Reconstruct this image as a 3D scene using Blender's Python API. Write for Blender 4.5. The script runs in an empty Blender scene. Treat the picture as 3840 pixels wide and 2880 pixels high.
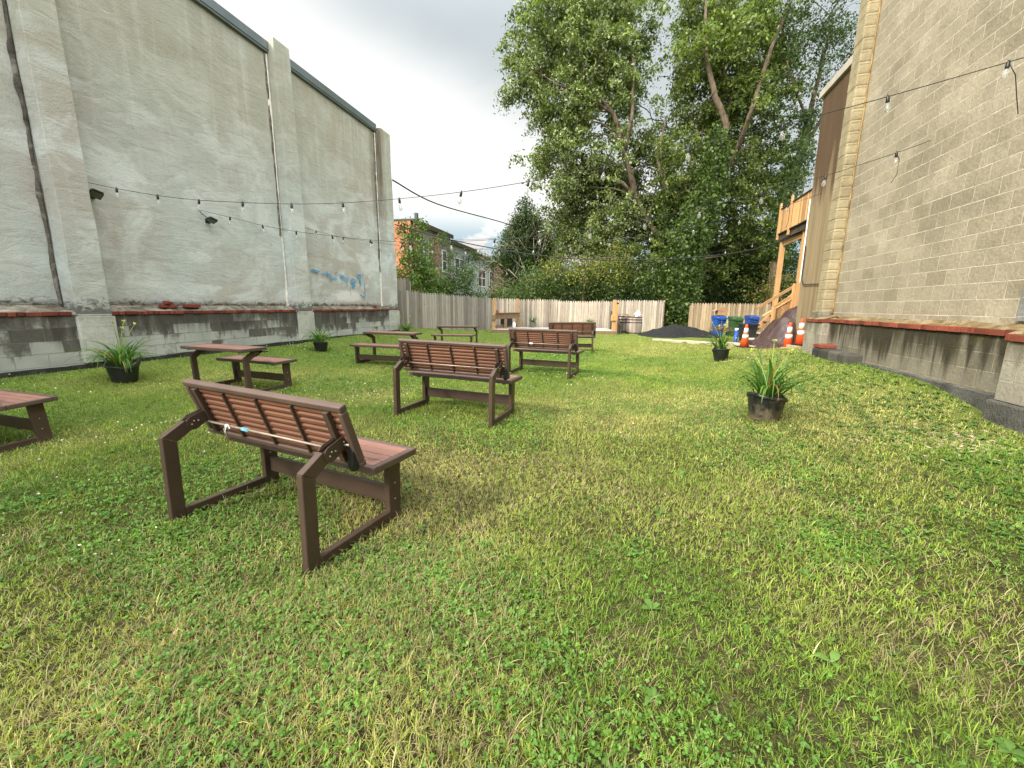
import bpy, bmesh, math, random
import numpy as np
from mathutils import Vector, Matrix, Euler
random.seed(7); RNG = np.random.default_rng(7)
R = math.radians
PI = math.pi
scene = bpy.context.scene
COL = scene.collection

# ------------------------------------------------------------------ camera
F_PX, PITCH, ROLL, CAM_H = 1543.56, R(10.792), R(0.716), 1.36
cp, sp = math.cos(PITCH), math.sin(PITCH)
FW = Vector((0, cp, -sp)); UP0 = Vector((0, sp, cp)); RT0 = Vector((1, 0, 0))
RT = RT0 * math.cos(ROLL) + UP0 * math.sin(ROLL)
UP = UP0 * math.cos(ROLL) - RT0 * math.sin(ROLL)
CAM = Vector((0, 0, CAM_H))
def ray(u, v): return FW + RT * ((u - 1920) / F_PX) - UP * ((v - 1440) / F_PX)
def at(u, v, y=None, z=None):
    """point in the yard seen in the survey photo at u, v, at a depth y or on a level z"""
    r = ray(u, v)
    t = (y / r.y) if y is not None else ((z - CAM_H) / r.z)
    return CAM + r * t
cam_d = bpy.data.cameras.new("camera"); cam = bpy.data.objects.new("camera", cam_d); COL.objects.link(cam)
cam_d.sensor_width = 36; cam_d.lens = F_PX / 3840 * 36; cam_d.clip_start = 0.05; cam_d.clip_end = 2000
M = Matrix((RT, UP, -FW)).transposed().to_4x4(); M.translation = CAM
cam.matrix_world = M
scene.camera = cam
scene.render.resolution_x = 1024; scene.render.resolution_y = 768

# ------------------------------------------------------------------ object helpers
def tag(o, label=None, cat=None, group=None, kind=None):
    if label: o['label'] = label
    if cat: o['category'] = cat
    if group: o['group'] = group
    if kind: o['kind'] = kind
    return o
def thing(name, label, cat, loc=(0, 0, 0), rot=(0, 0, 0), group=None):
    o = bpy.data.objects.new(name, None); COL.objects.link(o)
    o.empty_display_size = .2; o.location = loc; o.rotation_euler = rot
    return tag(o, label, cat, group)
def kids(o): return [c for c in bpy.data.objects if c.parent == o]
def copy_tree(o, loc, rot, label):
    r = o.copy(); COL.objects.link(r); r.location = loc; r.rotation_euler = rot; r['label'] = label
    for ch in kids(o):
        c = ch.copy(); COL.objects.link(c); c.parent = r
        for g in kids(ch):
            d = g.copy(); COL.objects.link(d); d.parent = c
    return r

class MB:
    """collects shapes, then becomes one mesh object"""
    def __init__(s): s.v = []; s.f = []; s.smooth = []; s.tint = .5; s.tv = []
    def add(s, vs, fs, smooth=False):
        n = len(s.v); s.v += [tuple(p) for p in vs]; s.tv += [s.tint] * len(vs); s.f += [tuple(i + n for i in f) for f in fs]; s.smooth += [smooth] * len(fs)
    def box(s, x0, x1, y0, y1, z0, z1, m=None):
        vs = [Vector((x, y, z)) for z in (z0, z1) for y in (y0, y1) for x in (x0, x1)]
        if m is not None: vs = [m @ v for v in vs]
        s.add(vs, [(0, 2, 3, 1), (4, 5, 7, 6), (0, 1, 5, 4), (2, 6, 7, 3), (0, 4, 6, 2), (1, 3, 7, 5)])
    def prism(s, poly, a, b, axis='x'):
        """poly in the plane across axis, extruded a..b"""
        def mk(p, q):
            if axis == 'x': return (q, p[0], p[1])
            if axis == 'y': return (p[0], q, p[1])
            return (p[0], p[1], q)
        n = len(poly); vs = [mk(p, a) for p in poly] + [mk(p, b) for p in poly]
        fs = [tuple(range(n)), tuple(range(2 * n - 1, n - 1, -1))] + [(i, i + n, (i + 1) % n + n, (i + 1) % n) for i in range(n)]
        s.add(vs, fs)
    def tube(s, pts, r, n=8, caps=True, smooth=True):
        pts = [Vector(p) for p in pts]; rr = r if isinstance(r, (list, tuple)) else [r] * len(pts)
        vs = []; fs = []; ref = None
        for i, p in enumerate(pts):
            d = (pts[min(i + 1, len(pts) - 1)] - pts[max(i - 1, 0)]).normalized()
            if ref is None:
                ref = Vector((0, 0, 1)) if abs(d.z) < .9 else Vector((1, 0, 0))
            a = d.cross(ref)
            if a.length < 1e-4: a = d.cross(Vector((0, 1, 0)))
            a.normalize(); b = d.cross(a).normalized(); ref = -b if False else ref
            for k in range(n):
                t = 2 * PI * k / n; vs.append(p + (a * math.cos(t) + b * math.sin(t)) * rr[i])
        for i in range(len(pts) - 1):
            for k in range(n):
                fs.append((i * n + k, i * n + (k + 1) % n, (i + 1) * n + (k + 1) % n, (i + 1) * n + k))
        if caps: fs += [tuple(range(n - 1, -1, -1)), tuple((len(pts) - 1) * n + k for k in range(n))]
        s.add(vs, fs, smooth)
    def bar(s, p0, p1, w, h, up=(0, 0, 1)):
        """box bar from p0 to p1, w across, h along up"""
        p0, p1 = Vector(p0), Vector(p1); d = (p1 - p0).normalized(); up = Vector(up)
        a = d.cross(up).normalized(); b = a.cross(d).normalized()
        vs = [p + a * (w / 2 * i) + b * (h / 2 * j) for p in (p0, p1) for (i, j) in ((-1, -1), (1, -1), (1, 1), (-1, 1))]
        s.add(vs, [(0, 1, 2, 3), (7, 6, 5, 4), (0, 4, 5, 1), (1, 5, 6, 2), (2, 6, 7, 3), (3, 7, 4, 0)])
    def lathe(s, prof, c=(0, 0, 0), n=24, smooth=True, m=None, sx=1, sy=1):
        vs = []; fs = []
        for (r, z) in prof:
            for k in range(n):
                t = 2 * PI * k / n; p = Vector((c[0] + r * sx * math.cos(t), c[1] + r * sy * math.sin(t), c[2] + z)); vs.append(m @ p if m is not None else p)
        for i in range(len(prof) - 1):
            for k in range(n): fs.append((i * n + k, i * n + (k + 1) % n, (i + 1) * n + (k + 1) % n, (i + 1) * n + k))
        if prof[0][0] > 1e-5: fs.append(tuple(range(n - 1, -1, -1)))
        if prof[-1][0] > 1e-5: fs.append(tuple((len(prof) - 1) * n + k for k in range(n)))
        s.add(vs, fs, smooth)
    def build(s, name, mat, parent=None, bevel=0, seg=1):
        me = bpy.data.meshes.new(name); me.from_pydata(s.v, [], s.f); me.update()
        me.polygons.foreach_set("use_smooth", s.smooth)
        a = me.color_attributes.new('tint', 'FLOAT_COLOR', 'POINT'); q = np.ones((len(s.tv), 4), dtype=np.float32); q[:, :3] = np.array(s.tv, dtype=np.float32)[:, None]
        a.data.foreach_set('color', q.ravel())
        if mat: me.materials.append(mat)
        o = bpy.data.objects.new(name, me); COL.objects.link(o)
        if parent is not None: o.parent = parent
        if bevel:
            b = o.modifiers.new("bevel", 'BEVEL'); b.width = bevel; b.segments = seg; b.limit_method = 'ANGLE'; b.angle_limit = R(40)
        return o
def np_mesh(name, verts, faces_n, loops, mat, parent=None, colors=None, smooth=False):
    """fast mesh: verts (N,3); loops flat vertex indices; faces_n verts per face (const int)"""
    me = bpy.data.meshes.new(name)
    nf = len(loops) // faces_n
    me.vertices.add(len(verts)); me.vertices.foreach_set("co", np.ascontiguousarray(verts, dtype=np.float32).ravel())
    me.loops.add(len(loops)); me.loops.foreach_set("vertex_index", np.ascontiguousarray(loops, dtype=np.int32))
    me.polygons.add(nf); me.polygons.foreach_set("loop_start", np.arange(nf, dtype=np.int32) * faces_n)
    if smooth: me.polygons.foreach_set("use_smooth", np.ones(nf, dtype=bool))
    if colors is not None:
        a = me.color_attributes.new("tint", 'FLOAT_COLOR', 'POINT')
        c = np.ones((len(verts), 4), dtype=np.float32); c[:, :3] = colors
        a.data.foreach_set("color", c.ravel())
    me.update(calc_edges=True)
    me.materials.append(mat)
    o = bpy.data.objects.new(name, me); COL.objects.link(o)
    if parent is not None: o.parent = parent
    return o

# ------------------------------------------------------------------ material helpers
class NT:
    def __init__(s, name, world=None):
        if world: s.m = world; s.t = world.node_tree
        else:
            s.m = bpy.data.materials.new(name); s.m.use_nodes = True; s.t = s.m.node_tree
        s.t.nodes.clear()
    def n(s, typ, **kw):
        nd = s.t.nodes.new(typ)
        ins = kw.pop('ins', {})
        for k, v in kw.items(): setattr(nd, k, v)
        for k, v in ins.items(): s.set(nd, k, v)
        return nd
    def set(s, nd, k, v):
        sock = nd.inputs[k]
        if isinstance(v, bpy.types.NodeSocket): s.t.links.new(v, sock)
        elif isinstance(v, (tuple, list)) and sock.type == 'RGBA' and len(v) == 3: sock.default_value = (*v, 1)
        else: sock.default_value = v
    def noise(s, vec, scale, detail=4, rough=.55, dist=0):
        return s.n('ShaderNodeTexNoise', ins={'Vector': vec, 'Scale': scale, 'Detail': detail, 'Roughness': rough, 'Distortion': dist}).outputs['Fac']
    def ramp(s, fac, stops, interp='LINEAR'):
        r = s.n('ShaderNodeValToRGB'); r.color_ramp.interpolation = interp
        while len(r.color_ramp.elements) < len(stops): r.color_ramp.elements.new(.5)
        for e, (p, c) in zip(r.color_ramp.elements, stops):
            e.position = p; e.color = (c, c, c, 1) if isinstance(c, (int, float)) else (*c, 1)
        s.set(r, 'Fac', fac); return r.outputs['Color']
    def mix(s, fac, a, b, mode='MIX'):
        m = s.n('ShaderNodeMix', data_type='RGBA', blend_type=mode)
        s.set(m, 0, fac); s.set(m, 6, a); s.set(m, 7, b); return m.outputs[2]
    def math(s, op, a, b=0, c=0, clamp=False):
        m = s.n('ShaderNodeMath', operation=op, use_clamp=clamp); s.set(m, 0, a); s.set(m, 1, b); s.set(m, 2, c); return m.outputs[0]
    def obj(s): return s.n('ShaderNodeTexCoord').outputs['Object']
    def sep(s, v):
        x = s.n('ShaderNodeSeparateXYZ', ins={0: v}); return x.outputs
    def comb(s, x, y, z): return s.n('ShaderNodeCombineXYZ', ins={0: x, 1: y, 2: z}).outputs[0]
    def map(s, v, scale=(1, 1, 1), loc=(0, 0, 0), rot=(0, 0, 0)):
        return s.n('ShaderNodeMapping', ins={0: v, 'Scale': scale, 'Location': loc, 'Rotation': rot}).outputs[0]
    def bump(s, h, strength=.3, dist=.01, normal=None):
        b = s.n('ShaderNodeBump', ins={'Height': h, 'Strength': strength, 'Distance': dist})
        if normal: s.set(b, 'Normal', normal)
        return b.outputs[0]
    def range(s, v, a, b, c=0., d=1.):
        m = s.n('ShaderNodeMapRange', interpolation_type='SMOOTHSTEP', ins={'Value': v, 'From Min': a, 'From Max': b, 'To Min': c, 'To Max': d}); return m.outputs[0]
    def out(s, color, rough=.8, bump=None, spec=.3, metal=0, **kw):
        p = s.n('ShaderNodeBsdfPrincipled'); s.set(p, 'Base Color', color); s.set(p, 'Roughness', rough); s.set(p, 'Specular IOR Level', spec); s.set(p, 'Metallic', metal)
        if bump is not None: s.set(p, 'Normal', bump)
        for k, v in kw.items(): s.set(p, k.replace('_', ' '), v)
        o = s.n('ShaderNodeOutputMaterial'); s.t.links.new(p.outputs[0], o.inputs[0]); return s.m

def mat_plain(name, col, rough=.6, var=.25, scale=6, spec=.3, bump=.15, metal=0, bscale=40, **kw):
    t = NT(name); v = t.obj()
    n1 = t.noise(v, scale, 5); n2 = t.noise(v, bscale, 3)
    a = tuple(c * (1 - var) for c in col); b = tuple(min(1, c * (1 + var)) for c in col)
    c = t.ramp(n1, [(.3, a), (.7, b)])
    rr = t.math('MULTIPLY_ADD', n2, .25, rough - .12)
    return t.out(c, rr, t.bump(n2, bump, .003), spec, metal, **kw)
# ------------------------------------------------------------------ materials
def leaf_material(name, rough=.5, trans=.35, boost=(1.25, 1.5, .55), spec=.35):
    t = NT(name)
    a = t.n('ShaderNodeAttribute', attribute_name='tint').outputs['Color']
    v = t.obj(); n = t.noise(v, 3.0, 3)
    c = t.mix(.5, a, t.mix(1.0, a, t.ramp(n, [(.3, .55), (.7, 1.45)]), 'MULTIPLY'))
    p = t.n('ShaderNodeBsdfPrincipled', ins={'Base Color': c, 'Roughness': rough, 'Specular IOR Level': spec})
    tr = t.n('ShaderNodeBsdfTranslucent', ins={'Color': t.mix(1.0, c, boost, 'MULTIPLY')})
    m = t.n('ShaderNodeMixShader', ins={0: trans, 1: p.outputs[0], 2: tr.outputs[0]})
    o = t.n('ShaderNodeOutputMaterial'); t.t.links.new(m.outputs[0], o.inputs[0]); return t.m
MAT_LEAF = leaf_material('foliage')
MAT_GRASS = leaf_material('grass_blades', .55, .3, (1.2, 1.3, .6), .3)

def m_bark():
    t = NT('bark'); v = t.map(t.obj(), (1, 1, .25)); n = t.noise(v, 9, 6, .6, .6)
    c = t.ramp(n, [(.3, (.05, .036, .026)), (.55, (.12, .092, .066)), (.75, (.20, .16, .12))])
    return t.out(c, .9, t.bump(n, .8, .03), .1)
MAT_BARK = m_bark()

def m_soil_ground():
    t = NT('ground_soil'); v = t.obj()
    n1 = t.noise(v, .6, 5); n2 = t.noise(v, 14, 6, .65); n3 = t.noise(v, 90, 4)
    soil = t.ramp(n2, [(.3, (.022, .015, .009)), (.6, (.06, .043, .025)), (.8, (.13, .10, .06))])
    green = t.ramp(t.mix(.6, n2, n3), [(.36, (.014, .016, .006)), (.5, (.05, .06, .018)), (.62, (.13, .125, .05))])
    tilth = t.ramp(t.mix(.5, n2, n3), [(.36, (.07, .10, .022)), (.5, (.13, .18, .035)), (.62, (.20, .25, .06))])
    far = t.range(t.n('ShaderNodeVectorMath', operation='LENGTH', ins={0: v}).outputs['Value'], 3.0, 9.0)
    c = t.mix(t.math('MULTIPLY', far, .9), t.mix(t.ramp(n1, [(.35, .35), (.65, .8)]), soil, green), tilth)
    return t.out(c, .95, t.bump(t.mix(.5, n2, n3), .9, .03), .1)
MAT_GROUND = m_soil_ground()

def m_stucco(name='stucco', top=8.0):
    t = NT(name); v = t.obj(); x, y, z = t.sep(v)[0:3]
    big = t.noise(t.map(v, (1, 1, .8)), .45, 4, .6, .6)
    patch = t.noise(t.map(v, (.8, .8, 1.2), (3, 1, 7)), 1.1, 5, .6, 1.2)
    streak = t.noise(t.map(v, (4.5, 4.5, .3)), 1.1, 6, .62, .4)
    trowel = t.noise(t.map(v, (.8, 1, 2.6), rot=(0, R(12), 0)), 2.2, 7, .62, 1.6)
    fine = t.noise(v, 45, 5, .6)
    warm = (.375, .357, .328); cool = (.40, .436, .428); pale = (.53, .57, .568); olive = (.275, .258, .18)
    c = t.mix(t.ramp(big, [(.38, 0.), (.6, 1.)]), warm, cool)
    c = t.mix(t.ramp(patch, [(.46, 0.), (.64, .8)]), c, pale)
    c = t.mix(t.math('MULTIPLY', t.range(t.math('ADD', z, t.math('MULTIPLY', big, 2.5)), 4.6, 8.0), .6), c, olive)
    c = t.mix(t.ramp(streak, [(.52, 0.), (.8, .5)]), c, (.50, .515, .485))
    c = t.mix(t.ramp(trowel, [(.28, .5), (.47, 0.)]), c, (.27, .25, .215))
    crack = t.noise(t.map(v, (.35, 1, 1.4), rot=(0, R(14), 0)), 1.7, 9, .62, 2.4)
    c = t.mix(t.ramp(crack, [(.492, 0.), (.5, .35), (.508, 0.)]), c, (.15, .125, .10))
    # white bloom and black mould low on the last bay
    dx = t.math('DIVIDE', t.math('SUBTRACT', x, 13.1), 1.3); dz = t.math('DIVIDE', t.math('SUBTRACT', z, 1.62), .32)
    d = t.math('SQRT', t.math('ADD', t.math('MULTIPLY', dx, dx), t.math('MULTIPLY', dz, dz)))
    pn = t.noise(t.map(v, (2, 1, 3)), 3.0, 7, .7, 1.0)
    c = t.mix(t.math('MULTIPLY', t.range(t.math('ADD', d, pn), 1.35, .9), .8), c, (.62, .62, .62))
    c = t.mix(t.math('MULTIPLY', t.range(t.math('ADD', t.math('SUBTRACT', z, 1.28), t.math('MULTIPLY', pn, 1.0)), .62, .42), .8), c, (.055, .05, .045))
    # rust-brown weeping beside the end pier
    d2 = t.math('ABSOLUTE', t.math('SUBTRACT', x, 15.2))
    c = t.mix(t.math('MULTIPLY', t.range(t.math('ADD', d2, t.math('MULTIPLY', streak, .9)), .85, .3), t.range(z, 3.0, 6.0)), c, (.11, .085, .055))
    h = t.mix(.35, trowel, fine)
    return t.out(c, .92, t.bump(h, .7, .03), .15)
MAT_STUCCO = m_stucco()

def m_block(name, c1, c2, mortar, stain=0., mscale=.035, wscale=1.0, off=(0, 0, 0), rough_b=.5, grime=(.05, .045, .04), bump=.8, wash=None, swap=False, moss=0, zdark=(1.12, .75), msize=.0065):
    """concrete block in running bond; local x along the wall, z up"""
    t = NT(name); v = t.obj(); s = t.sep(v)
    hx = s[1] if swap else s[0]
    wob = t.noise(v, 2.2, 3)
    vec = t.comb(t.math('ADD', hx, off[0]), t.math('ADD', t.math('ADD', s[2], off[2]), t.math('MULTIPLY_ADD', wob, .012, -.006)), 0)
    br = t.n('ShaderNodeTexBrick', offset=.5, ins={'Vector': vec, 'Scale': 1.0, 'Mortar Size': msize, 'Mortar Smooth': .25, 'Brick Width': .4064, 'Row Height': .2032, 'Bias': 0., 'Color1': (0, 0, 0), 'Color2': (1, 1, 1), 'Mortar': (.5, .5, .5)})
    fac = br.outputs['Fac']
    n1 = t.noise(v, 1.3, 5, .6, .4); n2 = t.noise(v, 26, 6, .7); n3 = t.noise(t.map(v, (5, 5, .5)), 1.6, 6, .62, .5)
    c = t.mix(br.outputs['Color'], c1, c2)
    c = t.mix(.85, c, t.mix(1., c, t.ramp(n1, [(.3, .72), (.7, 1.22)]), 'MULTIPLY'))
    c = t.mix(.6, c, t.mix(1., c, t.ramp(n2, [(.3, .68), (.7, 1.3)]), 'MULTIPLY'))
    mo = t.mix(t.ramp(t.noise(v, 5, 3), [(.35, 0.), (.65, .75)]), mortar, tuple(k * .55 for k in mortar))
    c = t.mix(fac, c, mo)
    if wash is not None:
        wn = t.noise(t.map(v, (1.5, 1.5, .9), (5, 2, 1)), 1.5, 7, .68, .35)
        cell = t.math('MULTIPLY_ADD', br.outputs['Color'], .30, -.15)
        # old paint peels block by block, mostly off the top courses
        k = t.math('ADD', t.math('ADD', wn, cell), t.math('MULTIPLY_ADD', s[2], -.44, .285))
        edge = t.math('MULTIPLY', fac, -.05)
        c = t.mix(t.range(t.math('ADD', k, edge), .40, .56), c, t.mix(.7, wash, t.mix(1., wash, t.ramp(n1, [(.3, .7), (.7, 1.15)]), 'MULTIPLY')))
        c = t.mix(t.math('MULTIPLY', fac, .55), c, tuple(q * .62 for q in wash))
    if stain:
        runs = t.noise(t.map(v, (3.1, 3.1, .22)), 1.5, 5, .6, .3)
        k = t.math('ADD', t.math('ADD', runs, t.math('MULTIPLY_ADD', n1, .3, -.15)), t.range(s[2], zdark[1], zdark[0], -.1, .22))
        c = t.mix(t.math('MULTIPLY', t.range(k, .5, .72), stain), c, grime)
    if moss:
        mn = t.noise(v, 3.2, 6, .7, .6)
        c = t.mix(t.math('MULTIPLY', t.range(t.math('ADD', mn, t.range(s[2], .6, 1.15, 0, .12)), .6, .75), moss), c, (.075, .07, .018))
    h = t.math('SUBTRACT', t.math('MULTIPLY_ADD', n2, .35, t.math('MULTIPLY', n3, .15)), t.math('MULTIPLY', fac, .55))
    return t.out(c, .93, t.bump(h, bump, .03), .12)
MAT_BLOCK_TAN = m_block('tan_concrete_block', (.282, .246, .182), (.348, .305, .232), (.64, .57, .45), off=(.1, 0, .1204), bump=.9)
MAT_BLOCK_PIER = m_block('pier_concrete_block', (.285, .24, .15), (.355, .30, .195), (.33, .28, .18), off=(.2, 0, .1096), bump=1.0)
MAT_BLOCK_GREYUP = m_block('grey_concrete_block', (.20, .205, .20), (.27, .275, .26), (.38, .36, .32), off=(0, 0, .1096))
MAT_BLOCK_LEFT = m_block('peeling_painted_block', (.10, .095, .085), (.15, .142, .125), (.065, .06, .05), off=(0, 0, -.29 + .4064), wash=(.37, .385, .365), stain=.75, zdark=(1.15, .35))
MAT_BLOCK_LEFT_PIER = m_block('painted_block', (.36, .37, .335), (.42, .43, .395), (.45, .46, .42), off=(.12, 0, -.29 + .4064), bump=.4, stain=.35, grime=(.16, .15, .12), zdark=(1.1, .95))
MAT_BLOCK_RIGHT_LOW = m_block('weeping_concrete_block', (.165, .15, .115), (.235, .215, .17), (.36, .30, .205), off=(.05, 0, -.49 + .6096), stain=.92, grime=(.032, .027, .018), moss=.6, zdark=(1.15, .2))
MAT_BLOCK_RIGHT_PIER = m_block('pale_concrete_block', (.24, .222, .18), (.315, .29, .24), (.42, .38, .30), off=(.15, 0, -.25 + .4064), stain=.6, grime=(.09, .08, .055), zdark=(1.2, .6))

def m_footing():
    t = NT('tarred_footing'); v = t.obj(); n = t.noise(v, 5, 7, .7); n2 = t.noise(v, 40, 4)
    c = t.ramp(n, [(.35, (.018, .019, .018)), (.55, (.04, .04, .036)), (.75, (.10, .10, .09))])
    return t.out(c, .9, t.bump(n2, .8, .02), .2)
MAT_FOOTING = m_footing()
def m_concrete_foot():
    t = NT('grey_footing'); v = t.obj(); n = t.noise(v, 3, 7, .7); n2 = t.noise(v, 40, 4)
    c = t.ramp(n, [(.35, (.05, .05, .045)), (.55, (.10, .1, .09)), (.75, (.16, .155, .14))])
    return t.out(c, .92, t.bump(n2, .8, .02), .15)
MAT_FOOT2 = m_concrete_foot()
def m_redbrick(name, a=(.17, .035, .022), b=(.28, .065, .04), grime=.5):
    t = NT(name); v = t.obj(); n = t.noise(v, 3.5, 4); n2 = t.noise(v, 30, 5, .65)
    at_ = t.n('ShaderNodeAttribute', attribute_name='tint').outputs['Fac']; c = t.ramp(n, [(.3, a), (.7, b)]); c = t.mix(1., c, t.ramp(at_, [(0., .6), (1., 1.3)]), 'MULTIPLY'); c = t.mix(t.math('MULTIPLY', t.ramp(n2, [(.5, 0.), (.72, 1.)]), grime), c, (.07, .05, .04))
    return t.out(c, .85, t.bump(n2, .5, .008), .2)
MAT_RED = m_redbrick('red_brick', (.13, .032, .024), (.215, .055, .038), .6); MAT_RED_R = m_redbrick('orange_red_brick', (.17, .042, .026), (.28, .075, .048), .7)
def m_mortar(name, a, b, d):
    t = NT(name); v = t.obj(); n = t.noise(v, 3.0, 7, .7, .8); n2 = t.noise(v, 22, 5, .7)
    c = t.ramp(n, [(.32, d), (.5, a), (.7, b)])
    return t.out(c, .95, t.bump(t.mix(.5, n, n2), 1., .05), .1)
MAT_MORTAR_L = m_mortar('old_mortar', (.16, .14, .11), (.40, .37, .32), (.05, .045, .036))
MAT_MORTAR_R = m_mortar('mossy_mortar', (.20, .15, .075), (.38, .32, .22), (.06, .048, .022))
MAT_SEAL = mat_plain('sealant', (.60, .58, .53), .8, .2, 9, bump=1., bscale=25)
MAT_DARKGAP = m_mortar('damp_joint', (.11, .10, .088), (.30, .29, .26), (.045, .04, .036))
MAT_FLASH = mat_plain('grey_metal_coping', (.17, .20, .21), .42, .15, 1.5, .5, .05, .5)
MAT_BLACK = mat_plain('black_plastic', (.012, .013, .015), .4, .3, 8, .4)
MAT_BLACKPOT = mat_plain('black_pot_plastic', (.022, .024, .027), .45, .5, 5, .4)
MAT_POTSOIL = mat_plain('potting_soil', (.04, .028, .018), .95, .5, 30, .1, 1., bscale=60)
MAT_ROOF = mat_plain('roof_felt', (.09, .09, .09), .9, .3, 1)

def m_paint(name, col, rough=.42, dirt=(.10, .085, .065)):
    t = NT(name); v = t.obj(); n = t.noise(v, 4, 5, .6); n2 = t.noise(v, 60, 4, .6); n3 = t.noise(v, 18, 6, .7)
    c = t.ramp(n, [(.3, tuple(k * .82 for k in col)), (.7, tuple(k * 1.18 for k in col))])
    c = t.mix(t.ramp(n3, [(.58, 0.), (.75, .35)]), c, dirt)
    return t.out(c, t.math('MULTIPLY_ADD', n2, .2, rough - .1), t.bump(n2, .12, .002), .4)
MAT_FRAME = m_paint('brown_powder_coat', (.062, .040, .031))
MAT_FRAME_TOP = m_paint('brown_resin_trim', (.095, .062, .052), .5)
def m_boards(name, a, b, wet=.5):
    t = NT(name); v = t.obj(); g = t.noise(t.map(v, (3, 60, 60)), 2.0, 5, .6); n = t.noise(v, 2.5, 4, .6); n2 = t.noise(v, 5, 6, .6, .7)
    c = t.ramp(t.mix(.4, n, g), [(.35, a), (.65, b)])
    w = t.math('MULTIPLY', t.ramp(n2, [(.60, 0.), (.64, 1.)]), wet)
    c = t.mix(w, c, tuple(k * .3 for k in a))
    return t.out(c, t.math('SUBTRACT', .62, t.math('MULTIPLY', w, .5)), t.bump(g, .25, .002), .35)
MAT_BOARD = m_boards('redwood_resin_boards', (.215, .105, .078), (.30, .155, .118))
MAT_RIB = m_boards('orange_brown_resin_underside', (.115, .048, .027), (.18, .076, .043), 0)
MAT_STEEL = mat_plain('galvanised_steel', (.45, .43, .40), .35, .2, 12, .5, metal=.8)
MAT_ROD = mat_plain('dull_steel_rod', (.30, .25, .21), .5, .2, 12, .5, metal=.3)

def m_wood(name, stops, grain=(30, 30, 1.2), knots=True, rough=.8):
    t = NT(name); v = t.obj()
    at_ = t.n('ShaderNodeAttribute', attribute_name='tint').outputs['Fac']
    vv = t.n('ShaderNodeVectorMath', operation='ADD', ins={0: t.map(v, grain), 1: t.comb(t.math('MULTIPLY', at_, 37.), 0, t.math('MULTIPLY', at_, 91.))}).outputs[0]
    g = t.noise(vv, 1.3, 6, .65, .5); n = t.noise(v, .8, 4)
    f = t.math('ADD', t.math('MULTIPLY', g, .75), t.math('MULTIPLY', n, .25))
    c = t.ramp(f, stops)
    c = t.mix(.8, c, t.mix(1., c, t.ramp(at_, [(0., .55), (1., 1.4)]), 'MULTIPLY'))
    if knots:
        k = t.n('ShaderNodeTexVoronoi', feature='F1', ins={'Vector': t.map(v, (4.2, 4.2, 2.1)), 'Scale': 1.0, 'Randomness': 1.}).outputs['Distance']
        c = t.mix(t.ramp(k, [(.05, .75), (.1, 0.)]), c, (.09, .055, .03))
    return t.out(c, rough, t.bump(g, .5, .006), .15)
MAT_FENCE_GREY = m_wood('weathered_grey_pickets', [(.3, (.15, .135, .115)), (.5, (.235, .215, .185)), (.7, (.33, .305, .27))])
MAT_FENCE_TAN = m_wood('pale_tan_pickets', [(.3, (.22, .18, .145)), (.5, (.37, .315, .26)), (.7, (.52, .455, .385))])
MAT_FENCE_TAN2 = m_wood('brown_tan_pickets', [(.3, (.19, .14, .088)), (.5, (.31, .235, .155)), (.7, (.42, .33, .22))])
MAT_NEWWOOD = m_wood('fresh_orange_lumber', [(.3, (.36, .20, .09)), (.5, (.49, .29, .135)), (.7, (.58, .37, .19))])
MAT_OLDWOOD = m_wood('brown_lumber', [(.3, (.13, .085, .05)), (.5, (.22, .15, .09)), (.7, (.32, .225, .14))])
MAT_DECK = m_wood('grey_deck_boards', [(.3, (.26, .23, .20)), (.5, (.38, .34, .30)), (.7, (.50, .46, .40))], grain=(1.2, 30, 30), knots=False)
MAT_DARKWOOD = m_wood('dark_weathered_joist', [(.3, (.035, .028, .022)), (.5, (.07, .055, .042)), (.7, (.12, .1, .08))], grain=(2, 30, 20), knots=False)
def m_brown_stucco():
    t = NT('brown_streaked_stucco'); v = t.obj(); s = t.sep(v)
    runs = t.noise(t.map(v, (2.6, 2.6, .12)), 1.6, 6, .65, .2); n2 = t.noise(v, 40, 5, .7)
    c = t.ramp(runs, [(.35, (.20, .15, .095)), (.55, (.29, .225, .14)), (.7, (.36, .285, .18))])
    k = t.math('MULTIPLY', t.range(t.math('ADD', runs, t.range(s[2], 2.8, 7.0, -.22, .24)), .45, .62), .85)
    c = t.mix(k, c, (.075, .045, .028))
    c = t.mix(.5, c, t.mix(1., c, t.ramp(n2, [(.3, .6), (.7, 1.35)]), 'MULTIPLY'))
    return t.out(c, .95, t.bump(n2, .9, .02), .1)
MAT_BROWNSTUCCO = m_brown_stucco()
MAT_GLASSDARK = mat_plain('window_glass', (.03, .04, .045), .08, .3, 2, .6, 0.02)
MAT_WHITE = mat_plain('white_paint', (.72, .72, .70), .6, .08, 6)
# ------------------------------------------------------------------ the ground
NL = np.array([-.97177, .23592]); DLW = 8.8916           # left building: outward normal, distance
NR = np.array([.96186, -.27356]); DRW = 3.8989
def sstep(t): t = np.clip(t, 0, 1); return t * t * (3 - 2 * t)
def vnoise(x, y, seed, f):
    """smooth value noise -1..1"""
    x = np.asarray(x, float) * f + seed * 17.3; y = np.asarray(y, float) * f - seed * 9.1
    xi = np.floor(x).astype(np.int64); yi = np.floor(y).astype(np.int64); fx = sstep(x - xi); fy = sstep(y - yi)
    def h(a, b):
        n = (a * 374761393 + b * 668265263 + seed * 974711) & 0x7fffffff
        n = ((n ^ (n >> 13)) * 1274126177) & 0x7fffffff
        n = n ^ (n >> 16)
        return (n % 10007) / 5003.5 - 1
    return (h(xi, yi) * (1 - fx) + h(xi + 1, yi) * fx) * (1 - fy) + (h(xi, yi + 1) * (1 - fx) + h(xi + 1, yi + 1) * fx) * fy
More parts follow.
